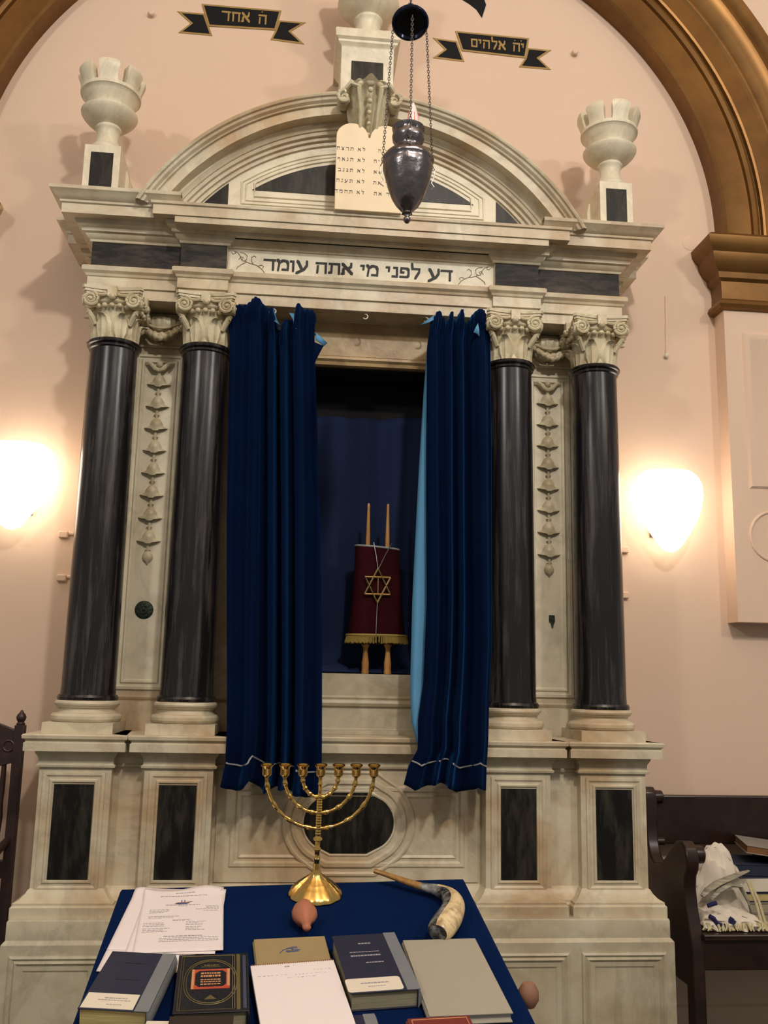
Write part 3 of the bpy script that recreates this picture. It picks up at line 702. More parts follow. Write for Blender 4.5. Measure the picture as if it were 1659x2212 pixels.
# hooks under the architrave
for x, z in ((-0.404, 3.285), (-0.306, 3.285), (0.018, 3.285), (0.302, 3.285)):
    mb = MB(); mb.tube([(x, -0.43, z+0.004), (x, -0.432, z-0.006)]+[(x+0.013*sin(t)+0.000, -0.432-0.004*t, z-0.02+0.014*cos(t)) for t in [0.3*k for k in range(1, 14)]], 0.003, 6)
    mb.build('curtain_hook', 'hook', ark)

# ------------------------------------------------------------------ stone urns
def urn(cx, zb, sc, label, name='stone_urn', ytop=-0.45, ped=True):
    r = thing(name, label, 'urn', (cx, ytop+0.08, zb), 'battlemented urns on the ark')
    y = ytop+0.082
    if ped:
        mb = MB(); mb.box(cx-0.082, cx+0.082, ytop, -0.20, zb, 4.026)
        s = 1 if cx > 0 else -1
        mb.prism([(x_, z_) for x_, z_ in ((cx-0.098, zb), (cx+0.098, zb), (cx+0.098, zb+0.20), (cx+0.088, zb+0.25), (cx-0.088, zb+0.25), (cx-0.098, zb+0.20))], 'y', -0.30, -0.05)
        p = mb.build('pedestal', 'marble_white', r, bevel=0.002)
        mb = MB(); mb.box(cx-0.051, cx+0.051, ytop-0.002, ytop+0.01, zb+0.02, 3.988); mb.build('inlay', 'black', p)
        z0 = 4.026
    else:
        mb = MB()
        pp = [(-0.128, -0.12), (-0.128, -0.42), (0.128, -0.42), (0.128, -0.12)]
        mb.mould(pp, [(0.0, zb), (0.0, 4.66), (0.004, 4.668), (0.016, 4.680), (0.018, 4.69), (0.030, 4.70), (0.032, 4.735), (0.028, 4.745)])
        mb.box(-0.156, 0.156, -0.448, 0, 4.735, 4.745); mb.box(-0.127, 0.127, -0.4195, 0, zb, 4.74)
        p = mb.build('pedestal', 'marble_white', r, angle=30)
        mb = MB(); mb.box(-0.078, 0.078, -0.4235, -0.41, zb+0.05, 4.585); mb.build('inlay', 'black', p)
        z0 = 4.745; y = -0.30
    def cren(t, z): return 1.0
    mb = MB()
    P = [(0.0, 0.0), (0.072, 0.0), (0.077, 0.010), (0.075, 0.022), (0.064, 0.030), (0.057, 0.040), (0.050, 0.065), (0.050, 0.095), (0.055, 0.115), (0.060, 0.120), (0.061, 0.128), (0.057, 0.134), (0.066, 0.139), (0.090, 0.150), (0.108, 0.166), (0.122, 0.182), (0.130, 0.196), (0.131, 0.203), (0.122, 0.208), (0.100, 0.208), (0.099, 0.216), (0.104, 0.232), (0.114, 0.254), (0.125, 0.274), (0.131, 0.288), (0.139, 0.292), (0.141, 0.302), (0.137, 0.310), (0.112, 0.310), (0.10, 0.29), (0.08, 0.27), (0.0, 0.26)]
    mb.lathe([(a*sc, b*sc) for a, b in P], cx, y, z0, 56, cap=False)
    for k in range(7):
        t = 2*pi*k/7-pi/2+0.1
        n = 6; vs = []
        for (rr, zz, ww) in ((0.134, 0.300, 0.33), (0.139, 0.33, 0.29), (0.148, 0.358, 0.30), (0.156, 0.380, 0.32), (0.155, 0.396, 0.30), (0.146, 0.408, 0.20)):
            for (dr) in (0.0, -0.045):
                for i in range(n+1):
                    a = t+(i/n-0.5)*2*ww; vs.append((cx+(rr+dr)*sc*cos(a), y+(rr+dr)*sc*sin(a), z0+zz*sc))
        q = n+1; fs = []
        for l in range(5):
            b = l*2*q
            for i in range(n):
                fs.append((b+i, b+i+1, b+2*q+i+1, b+2*q+i)); fs.append((b+q+i, b+q+i+1, b+3*q+i+1, b+3*q+i))
            fs.append((b, b+q, b+3*q, b+2*q)); fs.append((b+n, b+q+n, b+3*q+n, b+2*q+n))
        b = 10*q
        for i in range(n): fs.append((b+i, b+i+1, b+q+i+1, b+q+i)); fs.append((i, i+1, q+i+1, q+i))
        mb.add(vs, fs)
    mb.build('bowl', 'marble_white', r, angle=45)
    return r
urn(-1.218, 3.738, 1.0, 'battlemented stone urn on a pedestal on the left end of the ark cornice')
urn(1.226, 3.738, 1.0, 'battlemented stone urn on a pedestal on the right end of the ark cornice')
urn(0.006, 4.30, 1.2, 'stone urn on the tallest pedestal at the crown of the curved pediment', ped=False)

# ------------------------------------------------------------------ tablets of the law
t = thing('commandment_tablets', 'cream double tablet with Hebrew writing standing on the cornice before the pediment', 'tablets', (0.01, -0.59, 3.692))
mb = MB(); pts = [(-0.144, 3.692)]
k = 0.967
for c0 in (-0.072, 0.083):
    for i in range(17):
        a = pi-pi*i/16; pts.append((c0+0.0735*cos(a), 4.055+0.068*sin(a)))
pts.append((0.157, 3.692))
mb.prism(pts, 'y', -0.622, -0.598); mb.build('slab', 'tablet', t, bevel=0.003)
mb = MB(); pl = lambda x, z, l: (x, -0.622-l, z)
LR = ['לא תרצח', 'לא תנאף', 'לא תגנב', 'לא תענה', 'לא תחמד']; RR = ['אנכי ה', 'לא יהיה', 'לא תשא', 'זכור את', 'כבד את']
for i in range(5):
    z = 3.985-i*0.053
    mb = MB(); hebrew(mb, LR[i], -0.012, z, 0.015, pl, nx=.05, ny=.17, space=.6, sx=1.35, gap=.35); mb.build('lettering', 'letter', t)
    mb = MB(); hebrew(mb, RR[i], 0.143, z, 0.015, pl, nx=.05, ny=.17, space=.6, sx=1.35, gap=.35); mb.build('lettering', 'letter', t)

# ------------------------------------------------------------------ painted ribbons on the wall
def ribbon(label, centre, left, right, text, xr, zt, h, sx, name='ribbon_sign', marks=()):
    r = thing(name, label, 'sign', (centre[0][0], 0, centre[0][1]), 'painted ribbons above the ark')
    def inset(poly, d):
        n = len(poly); out = []
        ar = sum(poly[i][0]*poly[(i+1) % n][1]-poly[(i+1) % n][0]*poly[i][1] for i in range(n)); sg = 1 if ar > 0 else -1
        for i in range(n):
            a, b, c = Vector(poly[i-1]), Vector(poly[i]), Vector(poly[(i+1) % n])
            d1 = (b-a).normalized(); d2 = (c-b).normalized(); n1 = Vector((-d1.y, d1.x))*sg; n2 = Vector((-d2.y, d2.x))*sg
            bb = n1+n2; q = b+bb*(2*d/max(bb.length_squared, 0.35)); out.append((q.x, q.y))
        return out
    for nm, poly, y in (('tail', left, 0.0), ('tail', right, 0.0), ('band', centre, 0.002)):
        mb = MB(); mb.prism(poly, 'y', -0.003-y, 0.001); mb.prism(inset(poly, 0.010), 'y', -0.0042-y, -0.001, 1)
        mb.build('ribbon_'+nm, ['gold_paint', 'black_paint'], r)
    if text:
        mb = MB(); hebrew(mb, text, xr, zt, h, lambda x, z, l: (x, -0.0062-l, z+(-0.004)*(x-xr)/0.3), nx=.12, ny=.2, space=.6, sx=sx, gap=.12)
        for mx in marks: mb.sphere((mx, -0.007, zt+h*1.28), 0.004, 8, 6, (1, .3, 1))
        mb.build('lettering', 'gold_paint', r)
ribbon('black gold-edged ribbon sign with a short Hebrew word, left of the centre urn', [(-0.871, 5.155), (-0.446, 5.156), (-0.471, 5.035), (-0.829, 5.025)],
       [(-0.997, 5.099), (-0.853, 5.099), (-0.805, 4.971), (-0.984, 4.972), (-0.923, 5.035)], [(-0.456, 5.097), (-0.312, 5.098), (-0.391, 5.036), (-0.316, 4.966), (-0.498, 4.976), (-0.474, 5.035)],
       'ה אחד', -0.520, 5.066, 0.054, 1.15, marks=(-0.548,))
ribbon('black gold-edged ribbon sign with a long Hebrew word, right of the hanging lamp', [(0.503, 5.123), (0.917, 5.117), (0.896, 4.993), (0.54, 5.005)],
       [(0.379, 5.071), (0.513, 5.063), (0.556, 4.94), (0.381, 4.948), (0.445, 5.006)], [(0.907, 5.058), (1.042, 5.056), (0.971, 5.0), (1.038, 4.936), (0.857, 4.936), (0.892, 4.993)],
       'יה אלהים', 0.888, 5.030, 0.050, 1.12, marks=(0.87, 0.835))
rr = thing('ribbon_sign', 'tip of a black painted ribbon cut off by the top edge of the photo', 'sign', (0.6, 0, 5.3), 'painted ribbons above the ark')
mb = MB(); mb.prism([(0.50, 5.345), (0.58, 5.30), (0.621, 5.268), (0.652, 5.22), (0.675, 5.302), (0.656, 5.36), (0.60, 5.42), (0.48, 5.46), (0.40, 5.44), (0.42, 5.38)], 'y', -0.004, 0.001); mb.build('ribbon_tail', 'black_paint', rr)

# ------------------------------------------------------------------ curtains
def interp(tab, v):
    if v <= tab[0][0]: return tab[0][1]
    for (a, x), (b, y) in zip(tab[:-1], tab[1:]):
        if v <= b: return x+(y-x)*(v-a)/(b-a) if b > a else y
    return tab[-1][1]
def curtain(name, label, xl, xr, ztop, zbot, ypos, folds, seed, light_left=None, flare=0.0):
    root = thing(name, label, 'curtain', (0.5*(xl[0][1]+xr[0][1]), -0.5, 1.19), 'velvet curtains of the ark')
    rnd = random.Random(seed); NU, NV = 260, 90
    ph = [(rnd.uniform(0, 6.28), rnd.uniform(0.7, 1.3)) for _ in range(6)]
    def P(u, v, off=0.0):
        x_l = None
        xa = interp(xl, 1.19+(3.27-1.19)*v); xb = interp(xr, 1.19+(3.27-1.19)*v)
        x = xa+(xb-xa)*u
        zt = interp(ztop, u); zb = interp(zbot, u); z = zb+(zt-zb)*v
        g = u*folds+0.25*sin(2*pi*u*1.3+ph[0][0])+0.12*sin(v*2.3+ph[1][0])
        w = sin(2*pi*g); 
        w = math.copysign(abs(w)**0.75, w)
        amp = 0.034+0.012*sin(ph[2][0]+7*u)+0.006*(1-v)
        amp *= 1-0.45*math.exp(-((v-0.945)/0.02)**2)
        fine = 0.0035*sin(2*pi*g*2.1+ph[3][0]+v*1.5)+0.006*sin(2*pi*u*21+ph[4][0])*max(0, (v-0.82)/0.18)
        ed = min(1, min(u, 1-u)*14)
        tie = math.exp(-((v-0.045)/0.012)**2)*0.008+ (0.012*max(0, 0.04-v)/0.04)*-1
        y = interp(ypos, z)-amp*w*ed-fine*ed+tie+off
        if v > 0.955: y -= 0.010*sin((v-0.955)/0.045*pi)
        x += 0.012*cos(2*pi*g+0.5)*ed*(0.5+0.5*(1-v))
        return (x, y, z)
    vs = [P(i/NU, j/NV) for j in range(NV+1) for i in range(NU+1)]; k = NU+1
    mb = MB(); mb.add(vs, [(j*k+i, j*k+i+1, (j+1)*k+i+1, (j+1)*k+i) for j in range(NV) for i in range(NU)])
    o = mb.build('velvet_drape', 'velvet', root, recalc=False, angle=80)
    s = o.modifiers.new('thick', 'SOLIDIFY'); s.thickness = 0.006; s.offset = 1
    mb = MB(); pts = []
    for i in range(0, NU+1, 2):
        p = P(i/NU, 0.045); pts.append((p[0], p[1]-0.012, p[2]))
    mb.tube(pts, 0.0035, 6); mb.build('hem_cord', 'cord', root)
    return root, P
xlL = [(1.19, -0.515), (1.28, -0.500), (1.40, -0.500), (1.73, -0.520), (2.32, -0.553), (3.15, -0.585), (3.22, -0.60), (3.27, -0.585)]
xrL = [(1.16, -0.132), (1.29, -0.128), (1.73, -0.138), (2.34, -0.164), (3.14, -0.211), (3.27, -0.212)]
ztL = [(0, 3.215), (0.02, 3.25), (0.10, 3.265), (0.27, 3.294), (0.40, 3.275), (0.49, 3.235), (0.57, 3.160), (0.62, 3.165), (0.68, 3.215), (0.755, 3.215), (0.775, 3.262), (0.81, 3.270), (0.95, 3.262), (0.99, 3.245), (1.0, 3.22)]
zbL = [(0, 1.188), (0.12, 1.172), (0.25, 1.188), (0.3, 1.215), (0.42, 1.165), (0.55, 1.19), (0.7, 1.172), (0.85, 1.148), (1.0, 1.16)]
yp = [(1.15, -0.670), (1.38, -0.668), (1.6, -0.615), (2.4, -0.550), (3.0, -0.520), (3.2, -0.500), (3.3, -0.490)]
cl, PL = curtain('velvet_curtain', 'wide navy velvet curtain gathered on the left side of the open niche', xlL, xrL, ztL, zbL, yp, 5.2, 3)
mb = MB()   # turned-over corners of the pale lining
mb.add([(-0.212, -0.50, 3.143), (-0.204, -0.52, 3.141), (-0.152, -0.495, 3.106), (-0.168, -0.505, 3.086), (-0.206, -0.515, 3.112)], [(0, 1, 2), (1, 4, 3, 2)])
mb.add([(-0.365+dx, -0.50+dy, z) for dx, dy, z in ((-0.045, -0.02, 3.245), (-0.035, 0.0, 3.25), (-0.02, 0.0, 3.20), (0.005, 0.0, 3.165), (-0.02, -0.03, 3.175), (-0.048, -0.035, 3.19))], [(0, 1, 2, 3, 4, 5)])
mb.add([(-0.30+dx, -0.50+dy, z) for dx, dy, z in ((-0.03, 0.0, 3.235), (0.004, 0.0, 3.232), (0.018, -0.02, 3.17), (0.016, -0.03, 3.145), (-0.002, -0.03, 3.15), (-0.012, -0.02, 3.20))], [(0, 1, 2, 3, 4, 5)])
mb.add([(-0.42+dx, -0.53+dy, z) for dx, dy, z in ((0.0, 0.0, 3.225), (0.012, 0.01, 3.235), (0.016, 0.0, 3.19), (0.02, -0.01, 3.155), (0.004, -0.01, 3.165))], [(0, 1, 2, 3, 4)])
o = mb.build('lining', 'lining', cl, recalc=False); s = o.modifiers.new('t', 'SOLIDIFY'); s.thickness = 0.003
mb = MB(); mb.add([(-0.212, -0.51, 3.10), (-0.170, -0.50, 3.088), (-0.20, -0.51, 3.02), (-0.218, -0.515, 2.96)], [(0, 1, 2, 3)])
o = mb.build('turned_corner', 'velvet', cl, recalc=False); s = o.modifiers.new('t', 'SOLIDIFY'); s.thickness = 0.004
xlR = [(1.19, 0.205), (1.26, 0.225), (1.33, 0.262), (1.45, 0.265), (1.60, 0.290), (1.95, 0.305), (2.56, 0.302), (3.15, 0.302), (3.27, 0.318)]
xrR = [(1.19, 0.535), (1.26, 0.540), (1.37, 0.548), (1.76, 0.578), (2.58, 0.591), (3.15, 0.592), (3.27, 0.592)]
ztR = [(0, 3.225), (0.08, 3.25), (0.15, 3.292), (0.2, 3.28), (0.25, 3.235), (0.31, 3.265), (0.37, 3.278), (0.42, 3.245), (0.46, 3.280), (0.52, 3.285), (0.56, 3.262), (0.62, 3.248), (0.70, 3.284), (0.8, 3.292), (0.92, 3.285), (1.0, 3.255)]
zbR = [(0, 1.205), (0.15, 1.185), (0.28, 1.20), (0.45, 1.21), (0.6, 1.19), (0.66, 1.172), (0.8, 1.188), (0.9, 1.20), (1.0, 1.185)]
cr, PR = curtain('velvet_curtain', 'narrow navy velvet curtain on the right of the niche showing pale blue lining', xlR, xrR, ztR, zbR, yp, 3.8, 11)
mb = MB(); vs = []
ll = [(1.36, 0.262), (1.45, 0.240), (1.60, 0.238), (1.95, 0.245), (2.56, 0.272), (2.9, 0.290), (3.10, 0.304), (3.14, 0.308)]
for i in range(61):
    z = 1.36+(3.14-1.36)*i/60; x0 = interp(ll, z); x1 = interp(xlR, z)+0.03; y = interp(yp, z)
    for j in range(5):
        u = j/4; vs.append((x0+(x1-x0)*u, y+0.045-0.02*sin(u*pi)+0.01*u, z))
mb.add(vs, [(i*5+j, i*5+j+1, (i+1)*5+j+1, (i+1)*5+j) for i in range(60) for j in range(4)])
mb.add([(0.270, -0.50, 3.213), (0.300, -0.505, 3.238), (0.335, -0.51, 3.262), (0.335, -0.53, 3.235), (0.30, -0.53, 3.214)], [(0, 1, 2, 3, 4)])
mb.add([(0.52+dx, -0.545, z) for dx, z in ((-0.008, 3.19), (0.006, 3.22), (0.012, 3.19), (0.014, 3.155), (0.0, 3.17), (-0.014, 3.175))], [(0, 1, 2, 3, 4, 5)])
o = mb.build('lining', 'lining', cr, recalc=False, angle=80); s = o.modifiers.new('t', 'SOLIDIFY'); s.thickness = 0.003
# blue cloth at the back of the niche
mb = MB(); vs = []; NU, NV = 90, 24
for j in range(NV+1):
    v = j/NV
    for i in range(NU+1):
        u = i/NU; x = -0.42+0.84*u
        y = -0.055-0.012*sin(u*34+sin(v*2))*(0.6+0.4*v)-0.008*sin(u*13+2)-0.05*max(0, 0.06-v)/0.06-0.03*(1 if v < 0.001 else 0)
        vs.append((x, y, 1.645+0.01*sin(u*40)*(v < 0.05)+(2.915-1.645)*v-0.03*sin(u*pi)*v))
k = NU+1; mb.add(vs, [(j*k+i, j*k+i+1, (j+1)*k+i+1, (j+1)*k+i) for j in range(NV) for i in range(NU)])
vs = []
for j in range(9):
    for i in range(NU+1):
        u = i/NU; vs.append((-0.41+0.82*u, -0.07-0.018*j, 1.642+0.022*abs(sin(u*23+j*0.9))*sin(pi*j/8)+0.004+(0.02*sin(pi*j/8) if u < 0.5 else 0)))
mb.add(vs, [(j*k+i, j*k+i+1, (j+1)*k+i+1, (j+1)*k+i) for j in range(8) for i in range(NU)])
o = mb.build('niche_cloth', 'backing', None, recalc=False, angle=80); s = o.modifiers.new('t', 'SOLIDIFY'); s.thickness = 0.003; s.offset = 0
tag(o, 'dark blue cloth hanging behind the scroll at the back of the niche', 'cloth')

# ------------------------------------------------------------------ torah scroll
ts = thing('torah_scroll', 'Torah scroll in a maroon velvet mantle with a gilt star, standing in the niche', 'scroll', (0.124, -0.235, 1.639))
YS = -0.235
mb = MB(); vs = []; NT, NZ = 56, 20
for j in range(NZ+1):
    v = j/NZ; z = 1.805+(2.222-1.805)*v
    a = 0.132-0.030*v-0.006*sin(v*pi); b = 0.052-0.006*v
    cxx = 0.122-0.006*v
    for i in range(NT):
        t = 2*pi*i/NT; e = 0.75
        x = math.copysign(abs(cos(t))**e, cos(t)); y = math.copysign(abs(sin(t))**e, sin(t))
        wob = 1+0.015*sin(5*t+v*5)*(1-v)
        vs.append((cxx+a*x*wob, YS+b*y*wob, z-(0.014*(x+1)*0.5 if v > 0.9 else 0)))
mb.add(vs, [(j*NT+i, j*NT+(i+1) % NT, (j+1)*NT+(i+1) % NT, (j+1)*NT+i) for j in range(NZ) for i in range(NT)]+[[NZ*NT+i for i in range(NT)]])
man = mb.build('mantle', 'maroon', ts, angle=60)
mb = MB(); pts = [vs[NZ*NT+i] for i in range(NT)]; mb.tube([(p[0], p[1], p[2]+0.001) for p in pts], 0.0045, 6, closed=True); mb.build('top_braid', 'cord', man)
mb = MB(); pts = [vs[i] for i in range(NT)]
cc = Vector((0.122, YS, 0)); pts = [(cc.x+(p[0]-cc.x)*1.03, cc.y+(p[1]-cc.y)*1.06, 1.812) for p in pts]
mb.tube(pts, 0.007, 6, closed=True)
for i in range(150):
    t = 2*pi*i/150; x = math.copysign(abs(cos(t))**.75, cos(t)); y = math.copysign(abs(sin(t))**.75, sin(t))
    x0, y0 = 0.122+0.136*x, YS+0.056*y; L = 0.034+random.uniform(-0.003, 0.004)
    mb.tube([(x0, y0, 1.812), (x0+0.05*(x0-0.122)+random.uniform(-.001, .001), y0-0.004, 1.812-L)], [0.0028, 0.0034], 4)
fr_ = mb.build('fringe', 'fringe', man); fr_['kind'] = 'stuff'
mb = MB(); sx_, sz_ = 0.1165, 2.035
def tri(mb, sg):
    p = [(sx_+0.071*sin(radians(a))*0.95, -0.296, sz_+sg*0.078*cos(radians(a))) for a in (0, 120, 240)]
    for i in range(3): mb.tube([p[i], p[(i+1) % 3]], 0.0042, 6)
tri(mb, 1); tri(mb, -1); mb.tube([(sx_+0.002, -0.294, sz_+0.04), (sx_+0.002, -0.294, sz_-0.035)], [0.003, 0.003], 6)
mb.build('star_pendant', 'silver_gold', ts)
mb = MB(); mb.tube([(0.095, -0.288, 2.235), (0.108, -0.297, 2.17), (0.1165, -0.300, 2.108)], 0.0022, 5); mb.tube([(0.178, -0.285, 2.232), (0.15, -0.297, 2.18), (0.1165, -0.300, 2.108)], 0.0022, 5)
mb.build('chain', 'chain', ts); mb = MB(); mb.tube([(0.1165, -0.300, 1.958), (0.113, -0.298, 1.80)], 0.0022, 5); mb.build('chain', 'chain', ts)
for x in (0.073, 0.175):
    mb = MB()
    mb.lathe([(0.0, 0.0), (0.0165, 0.0), (0.0175, 0.012), (0.0150, 0.02), (0.0165, 0.028), (0.0165, 0.05), (0.013, 0.075), (0.011, 0.10), (0.0115, 0.115), (0.016, 0.122), (0.019, 0.128), (0.017, 0.134), (0.012, 0.14), (0.014, 0.15), (0.014, 0.19)], x, YS, 1.641, 20)
    mb.build('lower_handle', 'wood_pale', ts)
for x in (0.072, 0.163):
    mb = MB(); mb.lathe([(0.010, 2.20), (0.0105, 2.25), (0.0085, 2.33), (0.006, 2.40), (0.0068, 2.415), (0.005, 2.425), (0.0, 2.428)], x, YS, 0, 16, cap=False); mb.build('upper_handle', 'wood_pale', ts)

# ------------------------------------------------------------------ hanging lamp
YL = -1.5; LX = 0.085
hl = thing('hanging_lamp', 'tarnished silver eternal lamp hanging on three chains in front of the pediment', 'lamp', (LX, YL, 3.2))
mb = MB()
def emb(t, z): return 1+0.02*sin(t*7+z*40)*sin(z*60)
mb.lathe([(0.0, 0.0), (0.006, 0.002), (0.012, 0.010), (0.013, 0.018), (0.008, 0.026), (0.009, 0.032), (0.018, 0.036), (0.016, 0.042), (0.024, 0.05), (0.040, 0.068), (0.055, 0.095), (0.068, 0.13), (0.079, 0.165), (0.087, 0.20), (0.089, 0.215), (0.085, 0.225), (0.090, 0.232), (0.091, 0.24), (0.080, 0.258), (0.062, 0.272), (0.047, 0.280), (0.043, 0.290), (0.046, 0.298), (0.056, 0.315), (0.058, 0.335), (0.052, 0.345), (0.056, 0.352), (0.059, 0.362), (0.052, 0.368), (0.044, 0.36), (0.02, 0.355), (0.0, 0.355)], LX, YL, 3.185, 64, fr=emb, cap=False)
mb.build('lamp_body', 'silver_dark', hl, angle=60)
mb = MB(); mb.lathe([(0.0, 0.0), (0.017, 0.0), (0.021, 0.02), (0.020, 0.05), (0.012, 0.085), (0.004, 0.108), (0.0, 0.112)], LX+0.014, YL-0.01, 3.535, 20, cap=False)
fb = mb.build('flame_bulb', 'flame', hl)
mb = MB()
for a in range(5): mb.tube([(LX+0.014+0.0205*cos(a*1.26+3.6), YL-0.01+0.0205*sin(a*1.26+3.6), 3.556), (LX+0.014+0.018*cos(a*1.26+3.6), YL-0.01+0.018*sin(a*1.26+3.6), 3.605-0.006*(a % 2))], [0.0025, 0.001], 5)
mb.build('red_stripes', 'flame_red', fb)  # plain red stripes laid on the bulb surface
mb = MB(); ZB = 3.955
mb.lathe([(0.050, 0.004), (0.056, -0.004), (0.063, -0.003), (0.068, 0.003), (0.064, 0.012), (0.045, 0.024), (0.025, 0.034), (0.008, 0.042), (0.0, 0.044)], 0, 0, 0, 40, cap=False)
mb.lathe([(0.051, 0.003), (0.044, 0.014), (0.028, 0.024), (0.0, 0.030)], 0, 0, 0, 40, cap=False, mi=1)
mb.xf(Matrix.Translation(Vector((LX, YL, ZB+0.015))) @ Matrix.Rotation(radians(-24), 4, 'X'))
mb.torus((LX, YL, ZB+0.085), 0.012, 0.003, 16, 6, 'y')
mb.build('smoke_bell', ['enamel', 'void'], hl, recalc=False)
def chain(mb, a, b, step=0.0105, sag=0.0):
    a, b = Vector(a), Vector(b); L = (b-a).length; n = int(L/step); d = (b-a)/n; t = d.normalized()
    e1 = t.cross(Vector((0, 1, 0.1))).normalized(); e2 = t.cross(e1)
    for i in range(n):
        c = a+d*(i+0.5)+Vector((0, 0, -sag*sin(pi*i/n))); s_ = e1 if i % 2 else e2
        pts = [c+t*(0.0075*cos(k*pi/4))+s_*(0.0042*sin(k*pi/4)) for k in range(8)]
        mb.tube(pts, 0.0013, 4, closed=True, up=tuple(t.cross(s_)))
for ax, bx_, by in ((-0.062, -0.089, 0.02), (0.0, -0.004, -0.088), (0.062, 0.091, 0.02)):
    mb = MB(); chain(mb, (LX+ax, YL+(by*0.7), ZB), (LX+bx_, YL+by, 3.42 if by > 0 else 3.425)); mb.build('chain', 'silver_link', hl)
mb = MB(); chain(mb, (LX, YL, ZB+0.09), (LX, YL, 6.0), step=0.014)
for i in range(3): mb.torus((LX, YL, ZB+0.1+0.0), 0.008, 0.002, 12, 5, 'x')
mb.build('suspension_chain', 'silver_link', hl)
for s in (-1, 1):
    mb = MB(); mb.tube([(LX+s*0.089, YL+0.01, 3.42), (LX+s*0.098, YL+0.01, 3.40), (LX+s*0.094, YL+0.01, 3.37), (LX+s*0.086, YL+0.01, 3.35), (LX+s*0.096, YL+0.01, 3.335), (LX+s*0.084, YL+0.01, 3.325)], 0.0018, 6); mb.build('side_hook', 'silver_link', hl)

# ------------------------------------------------------------------ wall lights
def sconce(cx, label):
    r = thing('wall_sconce', label, 'wall light', (cx, 0, 2.27), 'glass sconces either side of the ark')
    mb = MB()
    def fl(t, z): return 1+0.03*cos(t*12)
    mb.lathe([(0.0, 0.0), (0.02, 0.004), (0.045, 0.02), (0.075, 0.06), (0.110, 0.11), (0.140, 0.165), (0.162, 0.225), (0.172, 0.285), (0.168, 0.335), (0.150, 0.375), (0.115, 0.405), (0.0, 0.412)], cx, -0.115, 2.262, 48, fr=fl, ysc=0.62, cap=False)
    mb.build('glass_shade', 'sconce', r, angle=60)
    mb = MB(); mb.box(cx-0.06, cx+0.06, -0.02, 0, 2.35, 2.60); mb.tube([(cx-0.05, -0.02, 2.36), (cx-0.07, -0.06, 2.40), (cx-0.10, -0.08, 2.44)], 0.008, 8); mb.build('wall_plate', 'brass_dark', r)
sconce(1.578, 'bright scalloped glass sconce glowing on the pink wall right of the ark')
sconce(-1.572, 'bright glass sconce at the left edge of the photo, partly cut off')
# small wall fixtures
def lump(x, z, label, s=1):
    o = MB().box(x-0.022, x+0.022, -0.02, 0.0, z-0.016, z+0.016)
    o.box(x+s*0.02, x+s*0.05, -0.012, 0.0, z-0.002, z+0.014)
    o = o.build('wall_bracket', 'wall', None, bevel=0.005); return tag(o, label, 'bracket', 'painted brackets beside the outer columns')
lump(-1.36, 2.262, 'upper pink painted bracket on the wall left of the outer left column')
lump(-1.352, 2.056, 'lower pink painted bracket on the wall left of the outer left column')
lump(1.381, 2.282, 'upper pink painted bracket on the wall right of the outer right column', -1)
lump(1.375, 2.054, 'lower pink painted bracket on the wall right of the outer right column', -1)
for x, z, lb in ((-1.127, 5.064, 'small painted stud on the wall left of the left ribbon sign'), (1.17, 5.046, 'small painted stud on the wall right of the right ribbon sign')):
    mb = MB(); mb.lathe([(0.0, -0.03), (0.014, -0.028), (0.018, -0.02), (0.012, -0.012), (0.02, 0.0)], 0, 0, 0, 20, cap=False); mb.xf(Matrix.Translation(Vector((x, 0, z))) @ Matrix.Rotation(radians(-90), 4, 'X'))
    tag(mb.build('wall_stud', 'wall'), lb, 'stud', 'painted studs high on the wall')
r = thing('cable_end', 'white bead ending a thin cable line on the wall above the right sconce', 'cable', (1.635, 0, 3.317))
mb = MB(); mb.sphere((1.635, -0.014, 3.317), 0.012); mb.build('bead', 'hook', r)
mb = MB(); mb.tube([(1.635, -0.002, 3.33), (1.640, -0.002, 3.48), (1.644, -0.002, 3.65)], 0.004, 6); mb.build('cable_ridge', 'wall', r)
mb = MB(); mb.lathe([(0.0, -0.006), (0.03, -0.006), (0.042, -0.002), (0.043, 0.0)], 0, 0, 0, 32, cap=False); mb.xf(Matrix.Translation(Vector((1.792, 0, 3.966))) @ Matrix.Rotation(radians(-90), 4, 'X'))
tag(mb.build('ceiling_rose_plate', 'wall'), 'round pink painted cover plate on the wall beside the gold capital', 'plate')
r = thing('carved_wall_corbel', 'sliver of a dark carved corbel at the left edge, level with the cornice', 'corbel', (-1.80, 0, 3.88))
mb = MB(); mb.prism([(-1.88, 3.94), (-1.80, 3.935), (-1.785, 3.90), (-1.80, 3.86), (-1.83, 3.80), (-1.88, 3.78)], 'y', -0.03, 0.0); mb.build('corbel_body', 'marble_gold', r, bevel=0.006)
mb = MB(); mb.sphere((-1.815, -0.03, 3.915), 0.022); mb.build('corbel_boss', 'brown_cover', r)

# ------------------------------------------------------------------ bench on the right
BXL = 1.44
bn = thing('wooden_bench', 'dark stained wooden bench with scrolled ends against the wall right of the ark', 'bench', (1.45, -0.3, 0))
side = [(-0.03, 0.0), (-0.03, 1.10), (-0.05, 1.135), (-0.085, 1.145), (-0.115, 1.125), (-0.125, 1.085), (-0.115, 0.98), (-0.125, 0.91), (-0.155, 0.85), (-0.20, 0.825), (-0.26, 0.832), (-0.33, 0.87), (-0.40, 0.925), (-0.46, 0.962), (-0.51, 0.968), (-0.55, 0.945), (-0.568, 0.90), (-0.56, 0.86), (-0.535, 0.83), (-0.525, 0.78), (-0.54, 0.70), (-0.57, 0.62), (-0.585, 0.55), (-0.585, 0.0), (-0.52, 0.0), (-0.52, 0.40), (-0.10, 0.40), (-0.10, 0.0)]
mb = MB(); mb.prism(side, 'x', BXL-0.028, BXL+0.028); e = mb.build('end_panel', 'wood_dark', bn, bevel=0.008)
